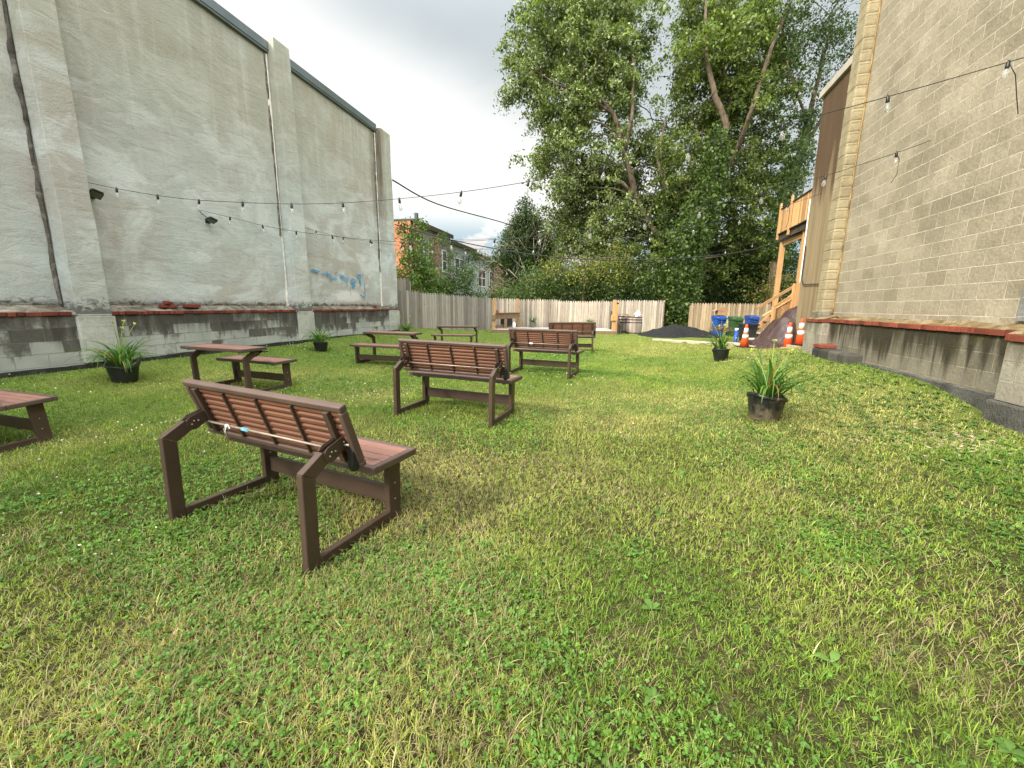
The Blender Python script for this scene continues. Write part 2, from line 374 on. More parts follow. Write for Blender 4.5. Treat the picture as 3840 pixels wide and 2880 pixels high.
def fbm(x, y, seed, f, o=4, g=.55):
    s = 0; a = 1; t = 0
    for k in range(o): s = s + a * vnoise(x, y, seed + k, f * 2 ** k); t += a; a *= g
    return s / t
BUMPS = []
def gh(x, y):
    x = np.asarray(x, float); y = np.asarray(y, float)
    tl = DLW - (NL[0] * x + NL[1] * y); tr = DRW - (NR[0] * x + NR[1] * y)
    z = .19 * sstep(1 - (tl - .05) / 1.9) + sstep(1 - (tr - .02) / 2.7) * sstep((13.5 - y) / 4.0) * (.20 + .23 * sstep((y - 3.8) / 2))
    z = z + .06 * sstep((y - 11) / 4)
    z = z + .014 * fbm(x, y, 3, .7, 3) + .005 * vnoise(x, y, 9, 3.)
    for bx, by, h, r in BUMPS: z = z + h * np.exp(-((x - bx) ** 2 + (y - by) ** 2) / (2 * r * r))
    return z
def G(x, y): return float(gh(x, y))
# the lawn is trodden level with the feet of the benches and tables
POSES = [((-2.167, 2.399, -.017), (-23.76, .99, -.43)), ((-1.374, 4.646, .078), (-19.12, .7, -.43)), ((-.096, 7.864, .041), (-22.28, -.12, .72)), ((1.078, 11.912, .019), (-11.71, -1.2, -.27)),
         ((-6.181, 3.787, -.125), (-18.14, -.35, 3.0)), ((-4.981, 6.321, -.012), (-22.07, -.45, 1.1)), ((-2.207, 9.725, .005), (162.68, .02, -.78)), ((-1.145, 13.568, -.014), (169.96, .79, .23))]
ctl = []
for loc_, (rz, ry, rx) in POSES:
    Mx_ = Matrix.Translation(loc_) @ Euler((R(rx), R(ry), R(rz))).to_matrix().to_4x4()
    for a_ in (0, .615, 1.23):
        for b_ in (0, .37, .74): q_ = Mx_ @ Vector((a_, b_, .004)); ctl.append(tuple(q_))
ctl.append((2.9, 4.6, .11)); ctl = np.array(ctl); rad_ = .7
K_ = np.exp(-((ctl[:, None, 0] - ctl[None, :, 0]) ** 2 + (ctl[:, None, 1] - ctl[None, :, 1]) ** 2) / (2 * rad_ ** 2)); w_ = np.linalg.solve(K_ + .06 * np.eye(len(ctl)), ctl[:, 2] - gh(ctl[:, 0], ctl[:, 1]))
BUMPS = [(c_[0], c_[1], k_, rad_) for c_, k_ in zip(ctl, w_)]
def axis(lo, hi, step, far, n):
    a = np.arange(lo, hi, step); g = np.geomspace(step, far, n)
    return np.concatenate([lo - g[::-1], a, hi + g])
gx = axis(-13, 16, .16, 420, 26); gy = axis(-4, 26, .16, 420, 26)
X, Y = np.meshgrid(gx, gy); Z = gh(X, Y)
nx, ny = len(gx), len(gy); idx = np.arange(nx * ny).reshape(ny, nx)
quads = np.stack([idx[:-1, :-1], idx[:-1, 1:], idx[1:, 1:], idx[1:, :-1]], -1).reshape(-1)
tag(np_mesh('ground', np.stack([X, Y, Z], -1).reshape(-1, 3), 4, quads, MAT_GROUND, smooth=True), kind='structure')

# ------------------------------------------------------------------ rough surface helper
def rough_sheet(name, x0, x1, f, nseg, prof, mat, parent, seed, amp=.02):
    """strip running along local x; prof(k) gives (y, z) rows, jittered"""
    rows = len(prof); xs = np.linspace(x0, x1, nseg); vs = []
    for i, x in enumerate(xs):
        for j, (y, z) in enumerate(prof):
            a = amp if 0 < j < rows - 1 else amp * .35
            vs.append((x, y + a * f * float(vnoise(x * 6, j * 3.1, seed, 1.)), z + a * float(fbm(x, j * 1.7, seed + 5, 4., 3)) * 1.6))
    vs = np.array(vs); id_ = np.arange(nseg * rows).reshape(nseg, rows)
    q = np.stack([id_[:-1, :-1], id_[1:, :-1], id_[1:, 1:], id_[:-1, 1:]], -1).reshape(-1)
    return np_mesh(name, vs, 4, q, mat, parent, smooth=True)
def brick_row(mb, x0, x1, y0, y1, z0, z1, seed, w=.2, gap=.016, skip=0.):
    rnd = random.Random(seed); x = x0
    while x < x1 - .02:
        ww = min(w * rnd.choice((.5, .5, 1., 1.)), x1 - x)
        if rnd.random() > skip:
            dy = rnd.uniform(-.012, .012); dz = rnd.uniform(-.004, .004)
            mb.tint = rnd.random(); mb.box(x, x + ww - gap, y0 + dy, y1, z0 + dz, z1 + dz)
        x += ww

# ------------------------------------------------------------------ left building
AL = math.atan2(.97177, .23592)
LB = thing('stuccoed_building', 'tall grey stuccoed building with buttress piers on the left of the lawn', 'building', (NL[0] * DLW, NL[1] * DLW, 0), (0, 0, AL))
# wall: a gently uneven trowelled face, real thickness behind it
def uneven_wall(name, x0, x1, y, z0, z1, thick, mat, parent, step=.16, amp=.022, seed=1):
    xs = np.linspace(x0, x1, int((x1 - x0) / step) + 1); zs = np.linspace(z0, z1, int((z1 - z0) / step) + 1)
    XX, ZZ = np.meshgrid(xs, zs); yy = y + amp * fbm(XX, ZZ, seed, .9, 3) + amp * .4 * fbm(XX * .6, ZZ * 2, seed + 7, 2.2, 2)
    yy[0, :] = y; yy[-1, :] = y
    v = np.stack([XX, yy, ZZ], -1).reshape(-1, 3); n1, n0 = len(zs), len(xs); ii = np.arange(n0 * n1).reshape(n1, n0)
    q = np.stack([ii[:-1, :-1], ii[:-1, 1:], ii[1:, 1:], ii[1:, :-1]], -1).reshape(-1)
    o = np_mesh(name, v, 4, q, mat, parent, smooth=True)
    s = o.modifiers.new('thickness', 'SOLIDIFY'); s.thickness = thick; s.offset = -1 if y >= 0 else -1
    return o
LTOP = 7.78
w = uneven_wall('wall', -14, 16.0, .30, 1.22, LTOP, .35, MAT_STUCCO, LB)
m = MB(); m.box(-14, 16.0, .70, 9.5, .0, LTOP - .05); m.build('building_core', MAT_STUCCO, LB)
m = MB(); m.box(-14.1, 16.1, .66, 9.6, LTOP - .045, LTOP + .06); m.build('roof', MAT_ROOF, LB)
m = MB()
for a, b in ((-14, .05), (.58, 5.15), (5.62, 10.25), (10.82, 15.3)):
    m.box(a, b, .20, .64, LTOP, LTOP + .21); m.box(a, b, .215, .3, LTOP - .05, LTOP - .002)
m.build('metal_coping', MAT_FLASH, LB, .008)
m = MB(); m.box(-14, 16.12, 0, .655, .02, 1.098); m.build('block_wall', MAT_BLOCK_LEFT, LB)
# jagged dark footing
xs = np.linspace(-14, 16.1, 500); top = .275 + .03 * fbm(xs, xs * 0, 4, 2.0, 4) + .05 * np.clip(fbm(xs, xs * 0, 14, .8, 3), 0, 1); mb = MB(); vs = []
for i, x in enumerate(xs): vs += [(x, -.02 - .012 * float(vnoise(x, 0, 5, 5.)), -.1), (x, -.018, top[i]), (x, .02, top[i] + .006)]
fs = []
for i in range(len(xs) - 1):
    for k in range(2): fs.append((i * 3 + k, i * 3 + 3 + k, i * 3 + 4 + k, i * 3 + 1 + k))
mb.add(vs, fs); mb.build('footing', MAT_FOOTING, LB)
for i, (a, b) in enumerate(((-14, .0), (.6, 5.08), (5.66, 10.2), (10.9, 16.05))): mb = MB(); brick_row(mb, a, b, -.022, .10, 1.103, 1.165, 30 + i); mb.build('brick_ledge', MAT_RED, LB, .003)
for i, (a, b) in enumerate(((-14, .04), (.59, 5.16), (5.61, 10.26), (10.81, 16.02))):
    rough_sheet('ledge_mortar', a, b, 1, int((b - a) / .05), [(.0, 1.11), (.03, 1.172), (.12, 1.195), (.22, 1.235), (.33, 1.285)], MAT_MORTAR_L, LB, 60 + i, .022)
# piers
PIERS = [(.05, .55), (5.14, 5.60), (10.25, 10.80), (15.30, 15.99)]
def pier(x0, x1, yf, z0, z1, seed, zt=None):
    """battered pier: deeper and slightly wider low down"""
    zs = np.linspace(z0, z1, 44); ring = []
    for i, z in enumerate(zs):
        k = float(sstep((z1 - z) / 6.5)); j = .012 * float(vnoise(z, 1, seed, 1.3)); jj = .010 * float(vnoise(z, 4, seed, 2.1))
        a, b, f = x0 - .0 * k + j, x1 + .03 * k + jj, yf + .05 * (1 - k) + .012 * float(vnoise(z, 2, seed + 3, 1.1))
        c = .006
        ring.append([(a, .36, z), (a, f + c, z), (a + c, f, z), (b - c, f, z), (b, f + c, z), (b, .36, z)])
    vs = [p for r in ring for p in r]; fs = []
    for i in range(len(zs) - 1):
        for k in range(5): fs.append((i * 6 + k, i * 6 + k + 1, i * 6 + 7 + k, i * 6 + 6 + k))
    fs.append(tuple((len(zs) - 1) * 6 + k for k in range(6)))
    mb = MB(); mb.add(vs, fs); return mb
for i, (a, b) in enumerate(PIERS):
    m = pier(a, b, -.012, 1.06, (7.96, 7.98, 8.08, 7.86)[i], 21 + i); m.build('pier', MAT_STUCCO, LB)
    m = MB(); m.box(a - .03, b + .07, -.055, .03, .285, 1.085); m.box(a + .0, b + .03, -.04, .0, 1.085, 1.12); m.build('pier_base', MAT_BLOCK_LEFT_PIER, LB, .012, 2)
# sealant and damp joints beside the piers
def joint(x, mat, z0, z1, w, seed, y=.27, name='joint_sealant', gaps=True):
    zs = np.linspace(z0, z1, 150); vs = []; fs = []
    for i, z in enumerate(zs):
        ww = w * (.5 + .8 * float(fbm(z, 0, seed, 2.4, 4)) + .35 * (z < z0 + .5) * (1 - (z - z0) / .5)); ww = max(.012, ww); cx = x + .02 * float(fbm(z, 3, seed + 1, 1.2, 3))
        if gaps and float(vnoise(z, 8, seed + 2, .9)) > .62: ww = .004
        vs += [(cx - ww, y + .03, z), (cx - ww * .5, y - .012, z), (cx + ww * .5, y - .018, z), (cx + ww * .8, y + .03, z)]
    for i in range(len(zs) - 1):
        for k in range(3): fs.append((i * 4 + k, i * 4 + 4 + k, i * 4 + 5 + k, i * 4 + 1 + k))
    mb = MB(); mb.add(vs, fs, True); return mb.build(name, mat, LB)
joint(10.215, MAT_SEAL, 1.27, 7.7, .05, 71); joint(15.265, MAT_SEAL, 1.27, 7.7, .055, 75)
joint(5.11, MAT_DARKGAP, 1.27, 7.75, .05, 79, name='damp_joint', gaps=False)
joint(10.19, MAT_DARKGAP, 3.2, 7.75, .07, 80, name='damp_joint', gaps=True, y=.285); joint(15.23, MAT_DARKGAP, 2.6, 7.75, .09, 81, name='damp_joint', gaps=True, y=.285)
# blue spray paint: weathered strokes
def m_spray():
    t = NT('blue_spray_paint'); v = t.obj(); n = t.noise(v, 9, 5, .7); n2 = t.noise(t.map(v, (9, 9, 2)), 3, 4)
    p = t.n('ShaderNodeBsdfPrincipled', ins={'Base Color': t.ramp(n2, [(.35, (.04, .22, .46)), (.7, (.13, .38, .60))]), 'Roughness': .8})
    a = t.ramp(n, [(.34, 0.), (.52, .88)]); tr = t.n('ShaderNodeBsdfTransparent')
    mx = t.n('ShaderNodeMixShader', ins={0: a, 1: tr.outputs[0], 2: p.outputs[0]}); o = t.n('ShaderNodeOutputMaterial'); t.t.links.new(mx.outputs[0], o.inputs[0]); return t.m
mb = MB(); rnd = random.Random(5)
def LP_(u, v, off=.262):
    r = ray(u, v); d = (DLW + off) / (r.x * NL[0] + r.y * NL[1]); p = CAM + r * d
    return Vector((p.x * .23592 + p.y * .97177, off, p.z))
def stroke(pts, w):
    q = [LP_(*p) for p in pts]; out = []
    for i in range(len(q) - 1):
        for k in range(5): out.append(q[i].lerp(q[i + 1], k / 5))
    out.append(q[-1])
    vs = []; fs = []
    for i, p in enumerate(out):
        d = (out[min(i + 1, len(out) - 1)] - out[max(i - 1, 0)]).normalized(); nrm = Vector((-d.z, 0, d.x)); ww = w * rnd.uniform(.6, 1.2)
        vs += [p + nrm * ww, p - nrm * ww]
    for i in range(len(out) - 1): fs.append((2 * i, 2 * i + 1, 2 * i + 3, 2 * i + 2))
    mb.add(vs, fs)
S0 = lambda x, y: (1100 + x * .1808, 960 + y * .1808)
for st, wd in (([(380, 290), (440, 290), (500, 325), (545, 320)], .035), ([(480, 350), (520, 350)], .03), ([(600, 370), (650, 375), (720, 355)], .04), ([(700, 390), (760, 385), (790, 440), (770, 500)], .045), ([(790, 470), (850, 465), (930, 490)], .035), ([(870, 370), (890, 350), (905, 330)], .025),
               ([(975, 370), (985, 470)], .025), ([(985, 440), (1020, 405), (1040, 440), (1020, 480)], .04), ([(1040, 445), (1100, 480), (1150, 465)], .035), ([(1115, 490), (1125, 610)], .022), ([(1005, 490), (1010, 590)], .012), ([(1070, 500), (1075, 600)], .012),
               ([(1205, 470), (1215, 560), (1300, 545), (1280, 490), (1215, 475)], .035), ([(1230, 570), (1270, 620), (1220, 640)], .05), ([(1320, 410), (1345, 460), (1395, 470), (1400, 400), (1330, 400)], .035), ([(1390, 480), (1395, 640)], .035), ([(1440, 370), (1450, 520)], .015), ([(1480, 540), (1490, 850), (1430, 845)], .018), ([(1190, 610), (1195, 830)], .012), ([(1390, 800), (1480, 860)], .03)):
    stroke([S0(*p) for p in st], wd * 1.1)
mb.build('blue_graffiti', m_spray(), LB)
tag(LB, None)

# ------------------------------------------------------------------ right building
AR = math.atan2(.96186, .27356)
RB = thing('block_building', 'tall tan concrete block building with a red brick ledge on the right of the lawn', 'building', (NR[0] * DRW, NR[1] * DRW, 0), (0, 0, AR))
RTOP = 11.2
m = MB(); m.box(-12, 10.42, -.6, -.2, 1.20, RTOP); m.build('wall', MAT_BLOCK_TAN, RB)
m = MB(); m.box(-12, 10.70, -9, -.605, .0, RTOP - .03); m.build('building_core', MAT_BROWNSTUCCO, RB)
m = MB(); m.box(-12.1, 10.8, -9.1, -.1, RTOP, RTOP + .2); m.build('roof', MAT_ROOF, RB)
m = MB(); m.box(-12, 10.75, -.6, 0, -.1, 1.098); m.build('block_wall', MAT_BLOCK_RIGHT_LOW, RB)
mb = MB(); xs = np.linspace(-12, 9.9, 300); vs = []; fs = []
for i, x in enumerate(xs):
    t_ = .475 + .018 * float(fbm(x, 0, 44, 3., 3)); vs += [(x, .05, -.2), (x, .045 + .01 * float(vnoise(x, 2, 3, 4.)), t_ - .02), (x, -.01, t_)]
for i in range(len(xs) - 1):
    for k in range(2): fs.append((i * 3 + 1 + k, i * 3 + 4 + k, i * 3 + 3 + k, i * 3 + k))
mb.add(vs, fs); mb.build('footing', MAT_FOOT2, RB)
for a, b in ((5.55, 10.45), (-12, 4.72)): mb = MB(); brick_row(mb, a, b, -.10, .03, 1.103, 1.172, int(91 + a), w=.21); mb.build('brick_ledge', MAT_RED_R, RB, .004)
rough_sheet('ledge_mortar', 4.6, 10.6, 1, 130, [(.015, 1.15), (-.02, 1.18), (-.08, 1.19), (-.15, 1.20), (-.205, 1.235)], MAT_MORTAR_R, RB, 95, .026)
rough_sheet('ledge_mortar', -12, 4.6, 1, 200, [(.015, 1.15), (-.02, 1.185), (-.08, 1.20), (-.15, 1.225), (-.205, 1.27)], MAT_MORTAR_R, RB, 97, .02)
# corner pier of rough split blocks, each course a little out of line
mb = MB(); rnd = random.Random(3); z = 1.16; k = 0
while z < RTOP:
    h = .2032; a = 10.40; f = .0 + rnd.uniform(-.004, .004); b = 10.74
    zz = [z + .004, z + .03, z + .10, z + .17, z + h - .002]; bul = [0.0, .006, .009, .005, -.003]
    ring = []
    for q, e in zip(zz, bul): ring.append([(a - e, -.25, q), (a - e, f - .02 + e * .4, q), (a + .03 - e * .5, f + e * .4, q), (b, f + e * .3, q), (b, -.3, q)])
    vs = [p for r in ring for p in r]; fs = []
    for i in range(len(zz) - 1):
        for j in range(4): fs.append((i * 5 + j, i * 5 + 5 + j, i * 5 + 6 + j, i * 5 + 1 + j))
    fs += [(0, 1, 2, 3, 4), tuple(reversed([(len(zz) - 1) * 5 + j for j in range(5)]))]
    mb.add(vs, fs); z += h; k += 1
mb.build('corner_pier', MAT_BLOCK_PIER, RB)
# rusty stain line / old conduit down the corner between wall and pier
mb = MB(); pts = [(10.375 + .004 * math.sin(z * 7), -.185, z) for z in np.linspace(1.25, RTOP, 60)]; mb.tube(pts, .015, 6)
mb.build('conduit', mat_plain('rusty_conduit', (.27, .18, .075), .8, .5, 7, .2, 1, bscale=20), RB)
m = MB(); m.box(10.38, 10.8, -.3, .05, 1.15, 1.33); m.build('pier_foot', MAT_BLOCK_RIGHT_PIER, RB, .03, 2)
# near low pier
m = MB(); m.box(4.75, 5.51, -.05, .15, .445, 1.06); m.build('pier_base', MAT_BLOCK_RIGHT_PIER, RB, .008, 2)
m = MB(); brick_row(m, 4.73, 5.53, -.08, .175, 1.065, 1.135, 99, w=.21); m.build('pier_bricks', MAT_RED_R, RB, .004)
m = MB(); m.box(4.70, 5.56, -.05, .19, -.2, .44); m.build('pier_footing', MAT_FOOT2, RB, .02, 2)
rough_sheet('ledge_mortar', 4.73, 5.54, 1, 24, [(.14, 1.137), (.08, 1.165), (-.02, 1.185), (-.12, 1.22), (-.2, 1.26)], MAT_MORTAR_R, RB, 98, .018)
m = MB(); m.box(5.0, 5.93, -.25, -.165, 1.262, RTOP); m.build('repaired_panel', MAT_BLOCK_GREYUP, RB)
# far low pier and its small mossy step
m = MB(); m.box(9.95, 10.82, -.1, .13, .05, 1.09); m.build('pier_base', MAT_BLOCK_RIGHT_PIER, RB, .02, 2)
m = MB(); brick_row(m, 9.95, 10.78, -.12, .15, 1.093, 1.16, 77, w=.21); m.build('pier_bricks', MAT_RED_R, RB, .004)
rough_sheet('ledge_mortar', 9.95, 10.82, 1, 24, [(.15, 1.155), (.08, 1.175), (-.02, 1.2), (-.1, 1.22), (-.15, 1.24)], MAT_MORTAR_R, RB, 78, .02)
mm = m_block('mossy_black_block', (.035, .034, .03), (.12, .115, .10), (.05, .045, .035), stain=.8, off=(0, 0, 0), moss=.7)
m = MB(); m.box(8.50, 9.90, -.05, .27, .05, .60); o = m.build('buttress_step', mm, RB, .05, 3)
m = MB(); m.box(9.50, 9.88, .0, .26, .602, .672); m.build('step_brick', MAT_RED_R, RB, .008)


# rear wing: brown streaked stucco, set back
RW = thing('rear_wing', 'brown streaked stucco rear wing set back behind the tan block building', 'building', (NR[0] * DRW, NR[1] * DRW, 0), (0, 0, AR))
m = MB(); vs = [(10.8, -1.5, 0), (16.30, -1.5, 0), (16.60, -1.5, 7.95), (10.8, -1.5, 7.95)]; vb = [(x, y - 7, z) for x, y, z in vs]
m.add(vs + vb, [(3, 2, 1, 0), (4, 5, 6, 7), (1, 2, 6, 5), (2, 3, 7, 6), (0, 4, 7, 3), (0, 1, 5, 4)]); m.build('wall', MAT_BROWNSTUCCO, RW)
m = MB(); m.box(10.8, 16.75, -8.6, -1.42, 7.952, 8.16); m.build('roof_edge', mat_plain('pale_roof_edge', (.42, .38, .33), .7, .15, 2), RW)
m = MB(); pts = [(16.33 + .035 * z, -1.49, z) for z in np.linspace(2.2, 4.9, 16)]; m.tube(pts, .022, 6); m.build('downpipe', MAT_WHITE, RW)
m = MB(); m.tube([(16.25, -1.46, 3.4), (16.22, -1.46, 2.35), (16.0, -1.46, 2.15), (14.3, -1.46, 2.10)], .016, 6); m.build('cable', MAT_BLACK, RW)
# ------------------------------------------------------------------ convertible bench / table
S = .85
def sc(mb): mb.v = [(x * S, y * S, z * S) for x, y, z in mb.v]; return mb
WD = 1.45
def make_frame(root, table):
    """two welded side loops, stretcher, seat"""
    for x0 in (0, WD - .05):
        m = MB(); m.prism([(0, -.02), (.095, -.02), (.095, .605), (0, .66)], x0, x0 + .05); sc(m).build('rear_leg', MAT_FRAME, root, .004)
        m = MB(); m.prism([(.0, .66), (.0975, .606), (.19, .672), (.2, .76)] if False else [(.001, .662), (.0955, .607), (.20, .672), (.155, .752)], x0 + .0005, x0 + .0495)
        # the arm: open channel with side plates near the hinge
        m.prism([(.155, .752), (.20, .672), (.325, .735), (.34, .80), (.30, .805)], x0, x0 + .006)
        m.prism([(.155, .752), (.20, .672), (.325, .735), (.34, .80), (.30, .805)], x0 + .044, x0 + .05)
        m.prism([(.19, .68), (.205, .672), (.325, .735), (.31, .742)], x0 + .006, x0 + .044); sc(m).build('arm', MAT_FRAME, root, .003)
        m = MB()
        for xx, e in ((x0 - .006, .006), (x0 + .05, .006)):
            pl = [(.215 + .055 * math.cos(t), .725 + .055 * math.sin(t)) for t in np.linspace(PI * .62, PI * 1.72, 9)] + [(.335, .735), (.35, .79), (.30, .81)]
            m.prism(pl, xx, xx + e)
        sc(m).build('hinge_plate', MAT_FRAME, root, .001)
        for xx, d in ((x0 - .006, -1), (x0 + .056, 1)):
            for (yy, zz) in ((.20, .715), (.215, .738), (.245, .735), (.315, .775)):
                m = MB(); m.tube([(xx, yy, zz), (xx + .007 * d, yy, zz)], [.007, .005], 8); sc(m).build('bolt', MAT_STEEL, root)
            for (yy, zz) in ((.80, .30), (.80, .17)): m = MB(); m.tube([(x0 + (.05 if d > 0 else 0), yy, zz), (x0 + (.056 if d > 0 else -.006), yy, zz)], [.008, .005], 8); sc(m).build('bolt', MAT_STEEL, root)
        m = MB(); m.box(x0 + .001, x0 + .049, .096, .744, -.012, .085); sc(m).build('foot_rail', MAT_FRAME, root, .004)
        m = MB(); m.prism([(.745, -.02), (.87, -.02), (.87, .475), (.735, .475)], x0, x0 + .05); sc(m).build('front_leg', MAT_FRAME, root, .004)
        m = MB(); m.box(x0 + .002, x0 + .048, .56, .95, .476, .492); sc(m).build('seat_bracket', MAT_FRAME, root)
    m = MB(); m.box(.051, WD - .051, .785, .825, .13, .265); sc(m).build('stretcher', MAT_FRAME, root, .003)
    board(root, Matrix.Translation((-.075, .50, .485)), 'seat')
def board(root, Mx, name, flip=False):
    """1.6 x .48 board; local x along, y across, z thickness 0..045 with the planks on top"""
    L, Wb, T = 1.6, .48, .055
    def fin(m, nm, mat, par, bv=0, seg=1):
        m.v = [tuple(Mx @ Vector(p)) for p in m.v]; return sc(m).build(nm, mat, par, bv, seg)
    m = MB(); r = .045
    m.box(0, L, 0, r, 0, T); m.box(0, L, Wb - r, Wb, 0, T); m.box(0, r, r + .0005, Wb - r - .0005, 0, T - .001); m.box(L - r, L, r + .0005, Wb - r - .0005, 0, T - .001)
    fr = fin(m, name + '_frame', MAT_FRAME_TOP, root, .009, 3)
    m = MB(); n = 4; w = (Wb - 2 * r) / n; rnd = random.Random(4)
    for k in range(n): m.tint = rnd.random(); m.box(r + .003, L - r - .003, r + k * w + .004, r + (k + 1) * w - .004, T - .022, T - .003)
    fin(m, 'plank', MAT_BOARD, fr, .003)
    # corrugated underside
    m = MB(); pts = []
    for k in range(n):
        y0 = r + k * w
        for (a, zz) in ((.02, .026), (.14, .012), (.34, .010), (.46, .022), (.54, .022), (.66, .010), (.86, .012), (.98, .026)): pts.append((y0 + a * w, zz))
    vs = [(r + .002, y, z) for y, z in pts] + [(L - r - .002, y, z) for y, z in pts]; q = len(pts)
    m.add(vs, [(i, i + 1, i + 1 + q, i + q) for i in range(q - 1)]); fin(m, 'ribbed_underside', MAT_RIB, fr)
    for x in (.13, L - .13): m = MB(); m.box(x - .022, x + .022, r + .001, Wb - r - .001, -.018, .012); fin(m, 'brace', MAT_FRAME, fr, .002)
    for x in (.45, .80, 1.15): m = MB(); m.box(x - .009, x + .009, r + .001, Wb - r - .001, -.008, .012); fin(m, 'brace', MAT_FRAME, fr, .002)
    return fr
def make_bench(name, label, cat, loc, rot, group):
    t = thing(name, label, cat, loc, rot, group); make_frame(t, False)
    # backrest: lower edge in front, top leaning back; underside faces the rear
    up = Vector((0, -.159, .435)).normalized(); nrm = Vector((0, up.z, -up.y)); o = Vector((-.075, .392, .575))
    Mx = Matrix(((1, 0, 0, o.x), (0, up.y, nrm.y, o.y), (0, up.z, nrm.z, o.z), (0, 0, 0, 1)))
    board(t, Mx, 'backrest')
    m = MB(); p = o + up * .155 - nrm * .028; m.tube([(.06, p.y, p.z), (WD - .06, p.y, p.z)], .0085, 8); sc(m).build('lock_rod', MAT_ROD, t)
    m = MB(); m.prism([(.36, .735), (.405, .725), (.40, .60), (.385, .565), (.345, .565), (.33, .60), (.335, .72)], WD + .01, WD + .06); sc(m).build('latch_handle', MAT_BLACK, t, .01, 2)
    m = MB(); m.tube([(WD - .01, .315, .755), (WD + .055, .355, .745)], .010, 8); sc(m).build('latch_pin', MAT_STEEL, t)
    return t
def make_table(name, label, cat, loc, rot, group):
    t = thing(name, label, cat, loc, rot, group); make_frame(t, True)
    board(t, Matrix.Translation((-.075, -.085, .778)), 'tabletop')
    m = MB()
    for x in (.006, WD - .044): m.prism([(.10, .772), (.31, .772), (.34, .76), (.31, .70), (.26, .715)], x, x + .038)
    sc(m).build('flip_bracket', MAT_BLACK, t, .004)
    m = MB(); m.prism([(.30, .765), (.44, .750), (.45, .738), (.31, .735)], WD + .008, WD + .05); sc(m).build('latch_handle', MAT_BLACK, t, .006, 2)
    m = MB(); m.tube([(.06, .20, .765), (WD - .06, .20, .765)], .0085, 8); sc(m).build('lock_rod', MAT_ROD, t)
    return t
GB = 'flip-top benches set up as seats'; GT = 'flip-top benches folded into tables'
bench1 = make_bench('flip_bench', 'nearest brown bench, back towards us, knotted white tie and blue tag on its rod', 'bench', (-2.167, 2.399, -.017), (R(-.43), R(.99), R(-23.76)), GB)
tie = MB(); o = Vector((-.075, .392, .575)); up = Vector((0, -.159, .435)).normalized(); nrm = Vector((0, up.z, -up.y)); p = o + up * .155 - nrm * .028
for k in range(4): tie.tube([(.30 + .006 * k, p.y - .014 + .012 * math.cos(a), p.z + .014 * math.sin(a)) for a in np.linspace(0, 2 * PI, 9)], .0035, 5)
tie.tube([(.31, p.y - .015, p.z), (.335, p.y - .024, p.z + .012), (.35, p.y - .022, p.z - .004), (.34, p.y - .026, p.z - .02)], .004, 5)
tie.tube([(.305, p.y - .015, p.z), (.295, p.y - .024, p.z - .03), (.30, p.y - .02, p.z - .075)], .0038, 5); tie.tube([(.30, p.y - .015, p.z), (.28, p.y - .024, p.z - .025), (.285, p.y - .022, p.z - .06)], .003, 5)
sc(tie).build('white_tie', MAT_WHITE, bench1)
m = MB(); m.box(.455, .535, p.y - .013, p.y + .009, p.z - .012, p.z + .012); sc(m).build('blue_tag', mat_plain('light_blue_tag', (.16, .36, .46), .5, .3, 40), bench1, .003)
def rot_of(a, b, c): return (R(c), R(b), R(a))
copy_tree(bench1, (-1.374, 4.646, .078), rot_of(-19.12, .7, -.43), 'second bench from us in the diagonal row, plain rod, full view of its back')
copy_tree(bench1, (-.096, 7.864, .041), rot_of(-22.28, -.12, .72), 'third bench from us in the diagonal row, a small white tag on its rod')
copy_tree(bench1, (1.078, 11.912, .019), rot_of(-11.71, -1.2, -.27), 'farthest bench, standing just in front of the timber stage')
bb = [o for o in bpy.data.objects if o.parent is None and o.name.startswith('flip_bench')]
bb.sort(key=lambda o: o.location.y)
for o in bb[1:]:
    for c in [c for c in kids(o) if c.name.startswith(('white_tie', 'blue_tag'))]: bpy.data.objects.remove(c)
m = MB(); m.box(.42, .50, p.y - .018, p.y + .012, p.z - .018, p.z + .014); sc(m).build('white_tag', MAT_WHITE, bb[2], .003)
table1 = make_table('flip_table', 'flip table cut off by the left edge of the picture, wet patches on its boards', 'table', (-6.181, 3.787, -.125), rot_of(-18.14, -.35, 3.0), GT)
copy_tree(table1, (-4.981, 6.321, -.012), rot_of(-22.07, -.45, 1.1), 'flip table standing nearest the two black pots, reddish top, seat on its far side')
copy_tree(table1, (-2.207, 9.725, .005), rot_of(162.68, .02, -.78), 'middle flip table between the second bench and the left wall, seat facing us')
copy_tree(table1, (-1.145, 13.568, -.014), rot_of(169.96, .79, .23), 'farthest flip table, in front of the grey side fence')

